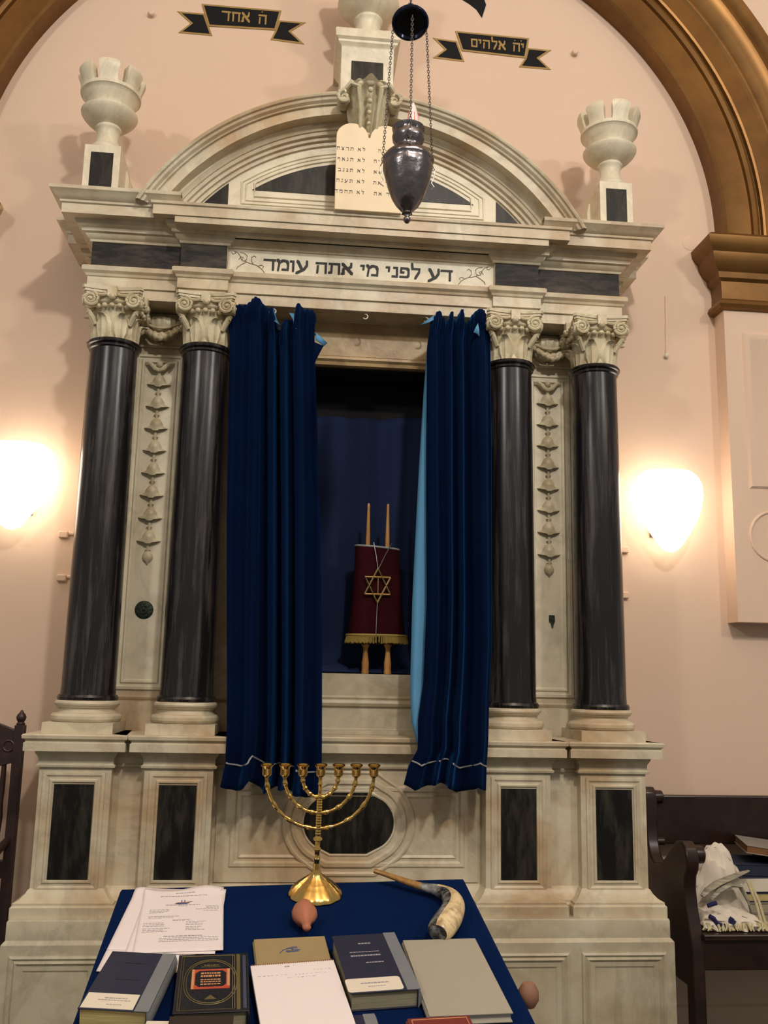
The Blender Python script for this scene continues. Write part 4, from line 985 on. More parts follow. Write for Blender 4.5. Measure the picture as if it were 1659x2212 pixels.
for (y, z, R) in ((-0.088, 1.098, 0.03), (-0.518, 0.915, 0.036), (-0.1, 0.90, 0.02)):
    mb = MB(); mb.lathe([(0.0, 0.05), (R*0.6, 0.048), (R, 0.04), (R*1.05, 0.0), (R, -0.02)], 0, 0, 0, 24, cap=False); mb.xf(Matrix.Translation(Vector((BXL+0.02, y, z))) @ Matrix.Rotation(radians(90), 4, 'Y')); mb.build('scroll_boss', 'wood_dark', e)
mb = MB(); mb.box(BXL+0.02, 4.3, -0.085, -0.045, 0.885, 1.105); mb.build('back_rail', 'wood_dark', bn, bevel=0.006)
mb = MB(); mb.box(BXL+0.02, 4.3, -0.60, -0.05, 0.590, 0.615); mb.build('seat', 'wood_dark', bn, bevel=0.005)
mb = MB(); mb.box(BXL+0.02, 4.3, -0.585, -0.55, 0.475, 0.590); mb.build('front_rail', 'wood_dark', bn, bevel=0.004)
# things on the bench
sh = thing('prayer_shawl', 'crumpled white prayer shawl with navy stripes and tassels on the bench', 'shawl', (1.62, -0.4, 0.58))
def blob(prof, y0, dy, seed, nx=34, ny=18):
    # crumpled heap: prof = outline top height over x (x0..x1)
    rnd = random.Random(seed); ph = [rnd.uniform(0, 6.28) for _ in range(8)]
    x0, x1 = prof[0][0], prof[-1][0]; vs = []
    for i in range(nx+1):
        x = x0+(x1-x0)*i/nx; H = interp(prof, x)
        for j in range(ny+1):
            a = pi*j/ny
            h = H-0.582; cr_ = 1+0.07*sin(17*a/pi*3+ph[0]+x*60)+0.05*sin(x*110+ph[1]+a*5)
            vs.append((x+0.008*sin(a*9+ph[2]+x*50), y0-dy*cos(a)*cr_, 0.583+h*sin(a)**0.7*(0.93+0.07*sin(a*11+x*70+ph[3]))))
    k = ny+1
    return vs, [(i*k+j, i*k+j+1, (i+1)*k+j+1, (i+1)*k+j) for i in range(nx) for j in range(ny)]+[[j for j in range(k)], [nx*k+j for j in range(k)]]
mb = MB()
v, f = blob([(1.50, 0.68), (1.515, 0.76), (1.55, 0.80), (1.58, 0.87), (1.61, 0.895), (1.65, 0.905), (1.68, 0.885), (1.70, 0.84), (1.72, 0.80), (1.745, 0.72)], -0.34, 0.10, 5); mb.add(v, f)
v, f = blob([(1.485, 0.62), (1.50, 0.665), (1.56, 0.68), (1.64, 0.665), (1.72, 0.65), (1.765, 0.61)], -0.40, 0.15, 9); mb.add(v, f)
body = mb.build('folded_wool', 'white_cloth', sh, angle=50)
mb = MB()
mb.tube([(1.50, -0.505, 0.71), (1.53, -0.50, 0.735), (1.58, -0.49, 0.76), (1.64, -0.47, 0.775), (1.70, -0.45, 0.79), (1.74, -0.44, 0.80)], [0.014, 0.024, 0.026, 0.024, 0.018, 0.010], 12, flat=0.35)
mb.tube([(1.53, -0.52, 0.70), (1.57, -0.515, 0.735), (1.62, -0.50, 0.755), (1.68, -0.48, 0.745), (1.71, -0.49, 0.68), (1.725, -0.50, 0.60)], [0.012, 0.020, 0.022, 0.020, 0.016, 0.010], 12, flat=0.35)
mb.build('ribbed_band', 'wool_grey', sh)
mb = MB()
for (x, z, a) in ((1.515, 0.685, 0.3), (1.53, 0.69, 0.2), (1.52, 0.635, -0.5), (1.535, 0.62, -0.9), (1.60, 0.625, 0.9), (1.61, 0.615, 0.9), (1.56, 0.605, -0.1)):
    mb.tube([(x-0.012*cos(a), -0.548+0.02*abs(x-1.55), z-0.012*sin(a)), (x+0.012*cos(a), -0.548+0.02*abs(x-1.55), z+0.012*sin(a))], 0.009, 8)
mb.build('navy_embroidery', 'navy_stripe', sh)
mb = MB()
for i in range(60):
    x = 1.49+0.30*i/60+random.uniform(-.004, .004); y = -0.54+random.uniform(-0.012, 0.02)
    mb.tube([(x, y, 0.612), (x+random.uniform(-.01, .01), y-0.012, 0.597), (x+random.uniform(-.015, .015), y-0.02, 0.586)], [0.005, 0.005, 0.003], 5)
for p in ([(1.72, -0.47, 0.76), (1.735, -0.50, 0.69), (1.75, -0.52, 0.60)], [(1.73, -0.47, 0.76), (1.75, -0.50, 0.69), (1.765, -0.53, 0.59)], [(1.76, -0.52, 0.588), (1.80, -0.54, 0.586), (1.86, -0.53, 0.60), (1.90, -0.52, 0.59)]):
    mb.tube(p, 0.006, 6)
tt = mb.build('tassels', 'fringe_cream', sh); tt['kind'] = 'stuff'
for o_ in sh.children:
    for v_ in o_.data.vertices: v_.co.z += 0.035
def flatbook(name, label, x0, x1, y0, y1, z0, z1, cover, pages, rot=0, group=None, cat='book', tilt=0):
    z0 += 0.035; z1 += 0.035
    cx_, cy_ = (x0+x1)/2, (y0+y1)/2
    m = Matrix.Translation(Vector((cx_, cy_, z0))) @ Matrix.Rotation(radians(rot), 4, 'Z') @ Matrix.Rotation(radians(tilt), 4, 'Y')
    r = thing(name, label, cat, mat=m, group=group); w, d, h = (x1-x0)/2, (y1-y0)/2, z1-z0
    mb = MB(); mb.box(-w, w, -d, d, 0, 0.004); mb.box(-w, w, -d, d, h-0.004, h); mb.box(w-0.004, w, -d, d, 0, h)
    mb.build('cover', cover, r, local=True, bevel=0.001)
    mb = MB(); mb.box(-w+0.004, w-0.004, -d+0.003, d-0.003, 0.004, h-0.004); mb.build('page_block', pages, r, local=True)
    return r
flatbook('book', 'lowest grey striped book on the bench to the right of the shawl', 1.74, 2.02, -0.42, -0.14, 0.581, 0.620, 'board_grey', 'pages_grey', group='books stacked on the bench')
flatbook('book', 'grey covered book second from the bottom of the bench stack', 1.745, 2.03, -0.41, -0.15, 0.621, 0.662, 'board_grey', 'pages_grey', 2, group='books stacked on the bench')
flatbook('book', 'yellow paged navy book above the grey books on the bench', 1.73, 1.88, -0.40, -0.16, 0.663, 0.70, 'navy_cover', 'pages', 0, group='books stacked on the bench')
flatbook('book', 'thick pale paged book behind the shawl, under the dark topmost ones', 1.70, 1.885, -0.40, -0.17, 0.701, 0.765, 'navy_cover', 'paper2', 3, group='books stacked on the bench')
flatbook('book', 'dark navy book lying on the pale paged one behind the shawl', 1.71, 1.89, -0.38, -0.15, 0.767, 0.815, 'navy_cover', 'navy_cover', -6, group='books stacked on the bench')
flatbook('book', 'large grey board book leaning out over the top of the bench stack', 1.80, 2.10, -0.42, -0.13, 0.845, 0.880, 'board_grey', 'orange_edge', -16, group='books stacked on the bench', tilt=6)
flatbook('book', 'dark upright closed book at the right edge under the large grey board', 1.90, 2.05, -0.40, -0.15, 0.664, 0.83, 'black_cover', 'brown_cover', 0, group='books stacked on the bench')

# ------------------------------------------------------------------ chair at the left
ch = thing('carved_chair', 'dark carved high-back wooden chair at the left edge beside the ark', 'chair', (-1.6, -0.3, 0))
def post(px, py):
    mb = MB(); mb.box(px-0.02, px+0.02, py-0.02, py+0.02, 0, 1.395)
    mb.lathe([(0.016, 1.395), (0.020, 1.40), (0.012, 1.407), (0.018, 1.416), (0.021, 1.427), (0.017, 1.438), (0.008, 1.448), (0.005, 1.456), (0.0, 1.458)], px, py, 0, 20, cap=False)
    return mb.build('back_post', 'wood_chair', ch, bevel=0.003)
post(-1.392, -0.33); post(-1.83, -0.33)
mb = MB()
pts = [(-1.81, 1.36)]+[(-1.81+0.40*i/12, 1.375+0.05*sin(pi*i/12)) for i in range(13)]+[(-1.41, 1.24), (-1.50, 1.215), (-1.61, 1.235), (-1.72, 1.215), (-1.81, 1.24)]
mb.prism(pts, 'y', -0.345, -0.315)
for i in range(7): mb.torus((-1.79+0.06*i, -0.347, 1.31), 0.022, 0.005, 16, 6, 'y')
mb.build('crest_rail', 'wood_chair', ch, bevel=0.004)
for x in (-1.445, -1.495, -1.55, -1.61, -1.67, -1.725, -1.78):
    mb = MB(); mb.lathe([(0.010, 0.84), (0.012, 0.90), (0.008, 0.95), (0.013, 1.02), (0.009, 1.08), (0.012, 1.14), (0.010, 1.25)], x, -0.33, 0, 12); mb.build('spindle', 'wood_chair', ch)
mb = MB(); mb.box(-1.82, -1.40, -0.345, -0.315, 0.78, 0.85); mb.build('lower_rail', 'wood_chair', ch, bevel=0.003)
mb = MB(); mb.box(-1.85, -1.375, -0.34, -0.02+0.0, 0.46, 0.52); mb.build('seat', 'wood_chair', ch, bevel=0.006)
mb = MB(); mb.tube([(-1.40, -0.345, 0.93), (-1.42, -0.40, 0.90), (-1.47, -0.50, 0.80), (-1.50, -0.56, 0.70)], [0.016, 0.018, 0.02, 0.018], 10); mb.build('arm', 'wood_chair', ch)
for x in (-1.395, -1.83):
    mb = MB(); mb.box(x-0.02, x+0.02, -0.06, -0.02, 0, 0.46); mb.build('front_leg', 'wood_chair', ch)

# ------------------------------------------------------------------ reading desk and cloth (sloping top)
P0 = Vector((-0.7109, -1.6947, 1.0272)); HX = Vector((0.99938, 0.03533, 0)); D1 = Vector((-0.0346, 0.9783, 0.2043)); D1.normalize(); HX = (HX-D1*HX.dot(D1)).normalized(); NN = HX.cross(D1).normalized()
TM = Matrix(((HX.x, D1.x, NN.x, P0.x), (HX.y, D1.y, NN.y, P0.y), (HX.z, D1.z, NN.z, P0.z), (0, 0, 0, 1)))
ds = thing('reading_desk', 'slanted wooden reading desk under the blue velvet cloth, in front of the ark', 'desk', mat=TM)
mb = MB(); mb.prism([(0.012, -0.97), (0.982, -0.97), (0.982, 0.035), (0.012, -0.015)], 'z', -0.035, -0.007); mb.build('desk_top', 'wood_dark', ds, local=True)
for x in (0.05, 0.94):
    for y in (-0.09, -0.90):
        q = TM @ Vector((x, y, -0.036)); mb = MB(); mb.box(q.x-0.03, q.x+0.03, q.y-0.03, q.y+0.03, 0, q.z); mb.build('leg', 'wood_dark', ds)
q = TM @ Vector((0.985, -0.64, -0.06))
mb = MB(); mb.lathe([(0.0, -0.03), (0.014, -0.026), (0.024, -0.01), (0.024, 0.01), (0.015, 0.026), (0.0, 0.03)], 0, 0, 0, 20, cap=False); mb.xf(Matrix.Translation(Vector((0.326, -2.19, 0.892)))); mb.tube([(0.326, -2.19, 0.887), (0.27, -2.19, 0.87)], 0.008, 8); mb.build('side_knob', 'knob_wood', ds)
# cloth: grid over the top with rounded falls
mb = MB(); vs = []
us = [(-0.001, -0.34), (-0.003, -0.20), (-0.003, -0.05), (-0.001, -0.012), (0.004, -0.003), (0.012, 0.0)]
NU, NV = 60, 50
def cloth_pt(i, j):
    u = i/NU; v = j/NV
    if u < 0.1: k = u/0.1*5; a, b = us[int(min(4, k))], us[int(min(4, k))+1]; f = k-int(min(4, k)); x = a[0]+(b[0]-a[0])*f; dz = a[1]+(b[1]-a[1])*f
    elif u > 0.9: k = (1-u)/0.1*5; a, b = us[int(min(4, k))], us[int(min(4, k))+1]; f = k-int(min(4, k)); x = 0.993-(a[0]+(b[0]-a[0])*f); dz = a[1]+(b[1]-a[1])*f
    else: x = 0.012+(0.993-0.024)*(u-0.1)/0.8; dz = 0
    far = -0.001+0.055*min(1, max(0, x))
    if v > 0.9:
        k = (1-v)/0.1*5; a, b = us[int(min(4, k))], us[int(min(4, k))+1]; f = k-int(min(4, k)); y = far-(a[0]+(b[0]-a[0])*f); dz = min(dz, a[1]+(b[1]-a[1])*f)
    else: y = -0.98+(far-0.012+0.98)*v/0.9
    dz += 0.0012*sin(x*9+y*5)*(1 if dz > -0.001 else 0)
    return (x, y, dz)
vs = [cloth_pt(i, j) for j in range(NV+1) for i in range(NU+1)]; k = NU+1
mb.add(vs, [(j*k+i, j*k+i+1, (j+1)*k+i+1, (j+1)*k+i) for j in range(NV) for i in range(NU)])
o = mb.build('velvet_tablecloth', 'cloth_blue', None, local=True, recalc=False, angle=70); o.matrix_world = TM
s = o.modifiers.new('t', 'SOLIDIFY'); s.thickness = 0.004; s.offset = -1
tag(o, 'royal blue velvet cloth covering the slanted reading desk', 'tablecloth')
def deskmat(u, v, w, rot): return TM @ Matrix.Translation(Vector((u, v, w))) @ Matrix.Rotation(radians(rot), 4, 'Z')
# printed sheets
def sheet(u, v, w, rot, label, curl, printed):
    r = thing('printed_sheet', label, 'paper', mat=deskmat(u, v, w, rot), group='printed sheets fanned on the desk')
    vs = []; n = 24
    def hz(x, y):
        z = 0
        for (cx_, cy_, R, H) in curl:
            d = sqrt((x-cx_)**2+(y-cy_)**2); z += H*max(0, 1-d/R)**2
        return z
    for j in range(n+1):
        for i in range(n+1):
            x, y = -0.1075+0.215*i/n, -0.1725+0.345*j/n; vs.append((x, y, hz(x, y)))
    k = n+1; mb = MB(); mb.add(vs, [(j*k+i, j*k+i+1, (j+1)*k+i+1, (j+1)*k+i) for j in range(n) for i in range(n)])
    o = mb.build('page', 'paper', r, local=True, recalc=False, angle=80); s = o.modifiers.new('t', 'SOLIDIFY'); s.thickness = 0.0012; s.offset = 1
    if printed:
        mb = MB(); rd = random.Random(4)
        def line(x0, x1, y, hgt=0.0024, gaps=0.2):
            x = x0
            while x < x1:
                w_ = rd.uniform(0.004, 0.011); e = min(x1, x+w_); z = hz((x+e)/2, y*1.16)
                mb.box(x, e, y*1.16-hgt/2, y*1.16+hgt/2, z+0.0012, z+0.0016, 0); x = e+0.0016
        line(-0.022, 0.03, 0.128, 0.004); line(-0.062, 0.062, 0.113, 0.0032)
        line(-0.045, 0.045, 0.068, 0.0036); line(-0.012, 0.012, 0.062)
        for y in (0.045, 0.038, 0.031): line(-0.085, -0.085+rd.uniform(0.035, 0.065), y)
        for y in (0.058, 0.051, 0.044, 0.036): line(0.095-rd.uniform(0.02, 0.065), 0.095, y)
        for y in (0.012, 0.005): line(-0.085, -0.085+rd.uniform(0.06, 0.08), y)
        line(-0.022, 0.022, -0.008, 0.004)
        for y in (-0.02, -0.027, -0.034, -0.045, -0.052, -0.059): line(-0.095, -0.095+rd.uniform(0.05, 0.07), y); line(0.012, 0.012+rd.uniform(0.03, 0.05), y+0.004)
        line(-0.04, 0.055, -0.082, 0.004)
        for y in (-0.09, -0.097, -0.104): line(-0.05, 0.095, y)
        mb.build('printed_text', 'ink', r, local=True)
        z = hz(0, 0.09)+0.0003; mb = MB(); mb.prism([(-0.022, 0.086), (-0.01, 0.082), (0.008, 0.083), (0.018, 0.088), (0.01, 0.090), (-0.012, 0.090)], 'z', z+0.0012, z+0.0018, 0)
        mb.prism([(-0.018, 0.0905), (0.0, 0.094), (0.016, 0.091), (0.018, 0.0895), (-0.01, 0.0895)], 'z', z+0.0012, z+0.0020, 1)
        for x in (-0.004, 0.004): mb.box(x-0.0012, x+0.0012, 0.094, 0.106, z+0.0012, z+0.0017, 0)
        mb.prism([(0.008, 0.095), (0.024, 0.098), (0.022, 0.094)], 'z', z+0.0012, z+0.0017, 1)
        mb.build('emblem', ['ink_blue', 'ink_brown'], r, local=True)
sheet(0.134, -0.289, 0.002, -4.2, 'lowest white sheet, sticking out at lower left beneath the fan of pages', [], False)
sheet(0.141, -0.192, 0.0035, -4, 'white sheet under the top one with a creased upper left corner', [(-0.09, 0.15, 0.05, 0.012)], False)
sheet(0.180, -0.212, 0.005, -2, 'white sheet whose right corner pokes out from under the top page', [(0.1, 0.165, 0.04, 0.012)], False)
sheet(0.186, -0.207, 0.0075, 2.4, 'top printed page with a small boat emblem and blocks of text', [(0.06, 0.20, 0.10, 0.022), (-0.105, 0.16, 0.05, 0.010)], True)
# books
def book(label, u, v, w, L, th, rot, cover, pages, spine='r', base=0.0016, tape=None, extra=None, group='books lying on the reading desk', name='book'):
    r = thing(name, label, 'book', mat=deskmat(u, v, base, rot), group=group)
    a, b = w/2, L/2; s = 1 if spine == 'r' else -1
    mb = MB(); mb.box(-a, a, -b, b, 0, 0.003); mb.box(-a, a, -b, b, th-0.003, th)
    # rounded spine
    n = 8; pr = [(s*(a-0.004+0.007*sin(pi*i/n)), th*i/n) for i in range(n+1)]; pr = pr+[(s*(a-0.006), th), (s*(a-0.006), 0)]
    mb.prism(pr, 'y', -b, b)
    mb.build('cover', cover, r, local=True, bevel=0.0008)
    mb = MB(); mb.box(-a+0.004 if s > 0 else -a+0.006, a-0.006 if s > 0 else a-0.004, -b+0.004, b-0.004, 0.003, th-0.003); mb.build('page_block', pages, r, local=True)
    if tape:
        mb = MB(); x0, x1 = sorted((s*(a+0.0), s*(a-tape))); mb.box(x0, x1, -b-0.0005, b+0.0005, th-0.001, th+0.0008)
        pr = [(s*(a-0.002+0.007*sin(pi*i/n)), -0.0005+(th+0.001)*i/n) for i in range(n+1)]; pr = pr+[(s*(a-0.004), th), (s*(a-0.004), 0)]; mb.prism(pr, 'y', -b-0.0005, b+0.0005)
        mb.build('spine_tape', 'tape', r, local=True)
    if extra: extra(r, a, b, th)
    return r
def micro(mb, x0, x1, y, z, h, rd, mi=0):
    x = x0
    while x < x1:
        e = min(x1, x+rd.uniform(0.003, 0.008)); mb.box(x, e, y-h/2, y+h/2, z, z+0.0005, mi); x = e+0.0014
def ex_navyL(r, a, b, th):
    mb = MB(); mb.box(-a+0.004, a-0.034, -b+0.003, -b+0.060, th, th+0.0008); l = mb.build('paper_label', 'paper2', r, local=True)
    rd = random.Random(2); mb = MB(); micro(mb, -0.03, 0.018, -b+0.042, th+0.0008, 0.003, rd); micro(mb, -0.042, 0.026, -b+0.034, th+0.0008, 0.002, rd); micro(mb, -0.02, 0.012, -b+0.018, th+0.0008, 0.002, rd)
    mb.build('label_text', 'ink', l, local=True)
    mb = MB(); micro(mb, -0.03, 0.02, 0.07, th, 0.004, rd); micro(mb, -0.03, 0.02, 0.0, th, 0.003, rd); mb.build('cover_title', 'black_cover', r, local=True)
book('navy prayer book with grey taped spine and white label, leftmost on the desk', 0.105, -0.575, 0.148, 0.238, 0.045, -8, 'navy_cover', 'pages', 'r', tape=0.030, extra=ex_navyL)
def ex_black(r, a, b, th):
    def ell(rx, ry, y0, n=40): return [(rx*cos(2*pi*i/n)*1.0-0.004, y0+ry*math.copysign(abs(sin(2*pi*i/n))**0.8, sin(2*pi*i/n))) for i in range(n)]
    mb = MB(); z = th+0.0006
    for (rx, ry) in ((0.058, 0.093), (0.053, 0.087)): mb.tube([(x, y, z) for x, y in ell(rx, ry, 0.0)], 0.0010, 5, closed=True)
    for (x0, x1) in ((-a+0.008, a-0.03), (-a+0.013, a-0.035)): mb.tube([(x0, -b+0.01, z), (x1, -b+0.01, z), (x1, b-0.01, z), (x0, b-0.01, z)], 0.0008, 5, closed=True)
    mb.prism([(-0.016, -0.072), (0.010, -0.072), (-0.003, -0.055)], 'z', th, th+0.0008)
    mb.box(a-0.026, a-0.018, -b+0.006, b-0.006, th, th+0.0008)
    rd = random.Random(8); micro(mb, -0.02, 0.014, 0.070, th, 0.006, rd); micro(mb, -0.026, 0.018, 0.063, th, 0.003, rd)
    mb.build('gilt_tooling', 'gold_foil', r, local=True)
    mb = MB(); mb.box(-0.046, 0.038, -0.030, 0.052, th, th+0.0006); fr2 = mb.build('red_panel', 'red_label', r, local=True)
    mb = MB(); mb.prism([(-0.030, -0.022), (0.022, -0.022), (0.030, -0.012), (0.030, 0.034), (0.022, 0.044), (-0.030, 0.044), (-0.038, 0.034), (-0.038, -0.012)], 'z', th+0.0006, th+0.0012, 0)
    for (y, h) in ((0.033, 0.006), (0.021, 0.007), (0.006, 0.004), (-0.003, 0.004), (-0.013, 0.004)): micro(mb, -0.026, 0.018, y, th+0.0012, h, rd, 1)
    mb.box(-0.046, -0.040, -0.030, 0.052, th+0.0006, th+0.0010, 1); mb.box(0.032, 0.038, -0.020, 0.052, th+0.0006, th+0.0010, 1)
    mb.build('gilt_title', ['black_cover', 'orange_label'], fr2, local=True)
    mb = MB(); mb.box(a-0.012, a-0.005, -b+0.01, b-0.012, th, th+0.001); mb.build('spine_foil', 'foil_silver', r, local=True)
book('black tooled book with a red and gold Hebrew title panel in an oval border', 0.285, -0.58, 0.158, 0.243, 0.04, 2, 'black_cover', 'pages_grey', 'r', extra=ex_black)
def ex_tan(r, a, b, th):
    mb = MB(); mb.tube([(-0.03, 0.045, th), (-0.022, 0.058, th+.0005), (-0.005, 0.066, th+.0005), (0.008, 0.060, th+.0005), (0.022, 0.056, th)], 0.0012, 5); mb.tube([(-0.015, 0.052, th+.0005), (0.0, 0.050, th+.0005), (0.016, 0.052, th+.0005)], 0.0024, 5)
    mb.tube([(-0.012, 0.064, th+.0005), (0.006, 0.07, th+.0005), (0.014, 0.068, th+.0005)], 0.0018, 5); mb.tube([(0.0, 0.062, th+.0005), (0.004, 0.052, th+.0005), (-0.012, 0.048, th+.0005)], 0.0018, 5); mb.build('blue_device', 'ink_blue', r, local=True)
book('tan covered book with a small blue device, mostly under the white spiral pad', 0.470, -0.464, 0.176, 0.240, 0.020, 4, 'tan_cover', 'pages_grey', 'l', extra=ex_tan)
def ex_navyR(r, a, b, th):
    rd = random.Random(5); mb = MB(); micro(mb, -0.022, 0.008, 0.085, th, 0.005, rd); micro(mb, -0.05, 0.022, 0.045, th, 0.003, rd); micro(mb, -0.05, 0.022, 0.028, th, 0.006, rd); micro(mb, -0.02, 0.022, -0.005, th, 0.004, rd); mb.build('cover_title', 'ink', r, local=True)
    pts = []
    x0, x1, y0, y1, rr_ = -a-0.004, a-0.036, -b+0.003, -b+0.058, 0.008
    for (cx_, cy_, a0) in ((x1-rr_, y1-rr_, 0), (x0+rr_, y1-rr_, 90), (x0+rr_, y0+rr_, 180), (x1-rr_, y0+rr_, 270)):
        for i in range(5): t = radians(a0+i*22.5); pts.append((cx_+rr_*cos(t), cy_+rr_*sin(t)))
    mb = MB(); mb.prism(pts, 'z', th, th+0.0008); l = mb.build('paper_label', 'paper2', r, local=True)
    mb = MB(); micro(mb, -0.05, 0.015, -b+0.036, th+.0008, 0.004, rd); micro(mb, -0.035, 0.005, -b+0.022, th+.0008, 0.002, rd); mb.build('label_text', 'ink', l, local=True)
book('navy book with grey taped spine and rounded white label, right of the spiral pad', 0.654, -0.508, 0.158, 0.262, 0.042, 5, 'navy_cover', 'pages_grey', 'r', tape=0.030, extra=ex_navyR)
book('second navy book with grey taped spine, lower, showing only beside the spiral pad', 0.575, -0.79, 0.135, 0.20, 0.019, 4, 'navy_cover', 'pages_grey', 'r', tape=0.026)
book('large plain grey hardback book at the right side of the desk', 0.841, -0.535, 0.186, 0.335, 0.022, 1.5, 'grey_cover', 'paper2', 'l')
def ex_red(r, a, b, th):
    mb = MB(); mb.tube([(-a+0.008, -b+0.008, th+.0004), (a-0.008, -b+0.008, th+.0004), (a-0.008, b-0.008, th+.0004), (-a+0.008, b-0.008, th+.0004)], 0.0012, 5, closed=True); mb.build('gilt_border', 'orange_label', r, local=True)
book('dark red leather book at the bottom edge, over the grey hardback', 0.768, -0.832, 0.134, 0.18, 0.020, 3, 'red_cover', 'pages', 'l', base=0.0235, extra=ex_red)
book('dark brown leather book at the bottom edge, below the black tooled one', 0.270, -0.822, 0.130, 0.20, 0.045, -1, 'brown_cover', 'pages_grey', 'l')
book('yellow paged book at the bottom edge between the navy and brown books', 0.178, -0.80, 0.05, 0.18, 0.030, -4, 'paper2', 'pages', 'l')
book('thin pale booklet beneath the lower left corner of the navy prayer book', 0.055, -0.79, 0.11, 0.16, 0.008, -8, 'paper2', 'paper2', 'l')
book('thick dark bound book under the red one, at the bottom edge', 0.768, -0.86, 0.13, 0.12, 0.0225, 3, 'brown_cover', 'pages', 'l')
# spiral pad
r = thing('spiral_notepad', 'white spiral bound notepad with faint handwriting, lying on the tan book', 'notepad', mat=deskmat(0.480, -0.632, 0.0222, 6))
mb = MB(); mb.box(-0.098, 0.098, -0.20, 0.148, 0, 0.009); mb.build('paper_block', 'paper', r, local=True, bevel=0.001)
mb = MB()
for i in range(38):
    x = -0.094+0.188*i/37; mb.torus((x, 0.148, 0.005), 0.0055, 0.0007, 10, 4, 'x')
mb.build('spiral_binding', 'spiral', r, local=True)
mb = MB(); rd = random.Random(3); micro(mb, -0.02, -0.008, 0.132, 0.009, 0.005, rd)
for (x0, x1, y) in ((0.045, 0.08, 0.11), (-0.085, -0.02, 0.096), (0.0, 0.07, 0.094), (-0.02, 0.04, 0.082)):
    x = x0
    while x < x1: e = x+rd.uniform(0.002, 0.007); mb.box(x, e, y+rd.uniform(-.001, .001), y+0.0012, 0.009, 0.0093); x = e+rd.uniform(0.002, 0.006)
mb.build('handwriting', 'ink', r, local=True)

# ------------------------------------------------------------------ menorah
mn = thing('menorah', 'seven-branched polished brass menorah standing on the blue desk cloth', 'candelabrum', mat=deskmat(0.542, -0.052, 0.0, 0))
mb = MB()
def rim(t, z): return 1+(0.035*abs(cos(t*6)) if z < 0.03 else 0.015*cos(t*12))
mb.lathe([(0.0, 0.0), (0.071, 0.0), (0.0745, 0.003), (0.072, 0.009), (0.065, 0.017), (0.062, 0.019), (0.054, 0.028), (0.051, 0.030), (0.043, 0.038), (0.040, 0.040), (0.030, 0.047), (0.020, 0.055), (0.013, 0.064), (0.010, 0.074), (0.009, 0.085), (0.008, 0.09)], 0, 0, 0, 96, fr=rim)
mb.build('foot', 'gold', mn, local=True, angle=50)
def beads(z0, z1, r0, step):
    out = []; z = z0
    while z < z1-step: out += [(r0*0.75, z), (r0, z+step*0.35), (r0, z+step*0.5), (r0*0.75, z+step*0.9)]; z += step
    return out
mb = MB()
prof = [(0.008, 0.088), (0.0085, 0.10), (0.010, 0.104), (0.007, 0.108), (0.0075, 0.125), (0.011, 0.128), (0.011, 0.131), (0.007, 0.135), (0.007, 0.152), (0.013, 0.156), (0.013, 0.160), (0.007, 0.165)]
prof += beads(0.17, 0.285, 0.0085, 0.0075)+[(0.005, 0.29), (0.0048, 0.31), (0.007, 0.314), (0.005, 0.318), (0.005, 0.335)]
mb.lathe(prof, 0, 0, 0, 24); mb.build('stem', 'gold', mn, local=True, angle=50)
for (w, zb) in ((0.0500, 0.276), (0.1000, 0.232), (0.150, 0.188)):
    for s in (-1, 1):
        pts = []; rr = []; n = 40; dep = 0.335-zb
        for i in range(n+1):
            t = i/n*pi/2; x = s*w*sin(t); z = zb+dep*(1-cos(t)); pts.append((x, 0, z))
            b = 1.0
            if abs((i % 10)-5) < 1.1 and i > 3: b = 1.45
            rr.append(0.0050*b)
        mb = MB(); mb.tube(pts, rr, 10, up=(0, 1, 0)); mb.build('branch', 'gold', mn, local=True, angle=60)
for x in (-0.15, -0.10, -0.05, 0.0, 0.05, 0.10, 0.15):
    mb = MB(); zc = 0.330
    mb.lathe([(0.0, 0.0), (0.004, 0.0), (0.0075, 0.004), (0.0125, 0.009), (0.0128, 0.012), (0.0125, 0.026), (0.0135, 0.031), (0.0175, 0.036), (0.0178, 0.038), (0.013, 0.0375), (0.011, 0.030), (0.0105, 0.016), (0.0, 0.015)], x, 0, zc, 24, cap=False)
    mb.build('candle_cup', 'gold', mn, local=True, angle=40)
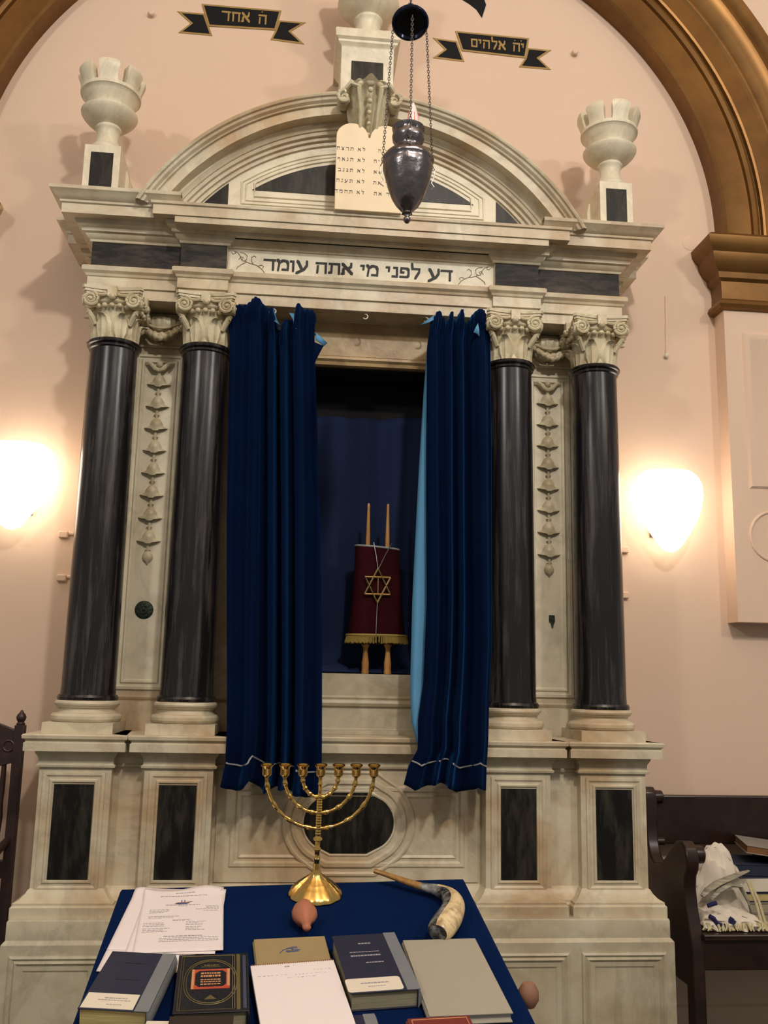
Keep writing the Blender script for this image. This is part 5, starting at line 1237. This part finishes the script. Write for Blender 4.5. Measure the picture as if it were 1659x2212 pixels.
# terracotta dreidel
m = deskmat(0.503, -0.235, 0.0305, 2) @ Matrix.Rotation(radians(90), 4, 'X')
r = thing('clay_dreidel', 'small terracotta spinning top lying before the menorah foot', 'spinning top', mat=m)
mb = MB()
def sq(t, z): return 1+0.05*cos(4*t)
mb.lathe([(0.0, -0.075), (0.006, -0.072), (0.014, -0.055), (0.026, -0.030), (0.0315, -0.008), (0.0315, 0.012), (0.024, 0.032), (0.014, 0.048), (0.010, 0.062), (0.0105, 0.078), (0.006, 0.084), (0.0, 0.085)], 0, 0, 0, 40, fr=sq, cap=False)
mb.build('top_body', 'clay', r, local=True, angle=60)
# shofar
sf = thing('shofar_horn', 'curved rams horn with tan tip and cream and black bell, lying right of the menorah', 'horn', mat=deskmat(0.85, -0.15, 0.0, 0))
path = [(-0.133, 0.172, 0.035), (-0.10, 0.152, 0.032), (-0.055, 0.120, 0.028), (-0.01, 0.088, 0.025), (0.025, 0.066, 0.026), (0.047, 0.045, 0.027), (0.060, 0.010, 0.029), (0.060, -0.035, 0.030), (0.046, -0.085, 0.032), (0.022, -0.140, 0.034), (-0.006, -0.195, 0.036), (-0.016, -0.212, 0.036)]
rad = [0.0075, 0.008, 0.010, 0.0125, 0.017, 0.021, 0.026, 0.030, 0.033, 0.036, 0.034, 0.024]
def cr_spline(P, n):
    P = [Vector(p) for p in P]; out = []
    for i in range(len(P)-1):
        p0, p1, p2, p3 = P[max(0, i-1)], P[i], P[i+1], P[min(len(P)-1, i+2)]
        for k in range(n):
            t = k/n; out.append(0.5*((2*p1)+(-p0+p2)*t+(2*p0-5*p1+4*p2-p3)*t*t+(-p0+3*p1-3*p2+p3)*t*t*t))
    out.append(P[-1]); return out
def rspl(R, n):
    q = cr_spline([(x, 0, 0) for x in R], n); return [p.x for p in q]
pp = cr_spline(path, 6); rr = rspl(rad, 6)
mb = MB(); mb.tube(pp[:20], rr[:20], 20, flat=0.85); mb.build('mouthpiece', 'horn_tan', sf, local=True, angle=60)
mb = MB()
def mf(i, k):
    if i < 8: return 1 if k % 20 < 14 else 0
    return 1 if k <= 4 or k >= 22 else 0
mb.tube(pp[18:], rr[18:], 24, flat=0.85, mfun=mf); mb.build('horn_bell', ['horn_cream', 'horn_black'], sf, local=True, angle=60)
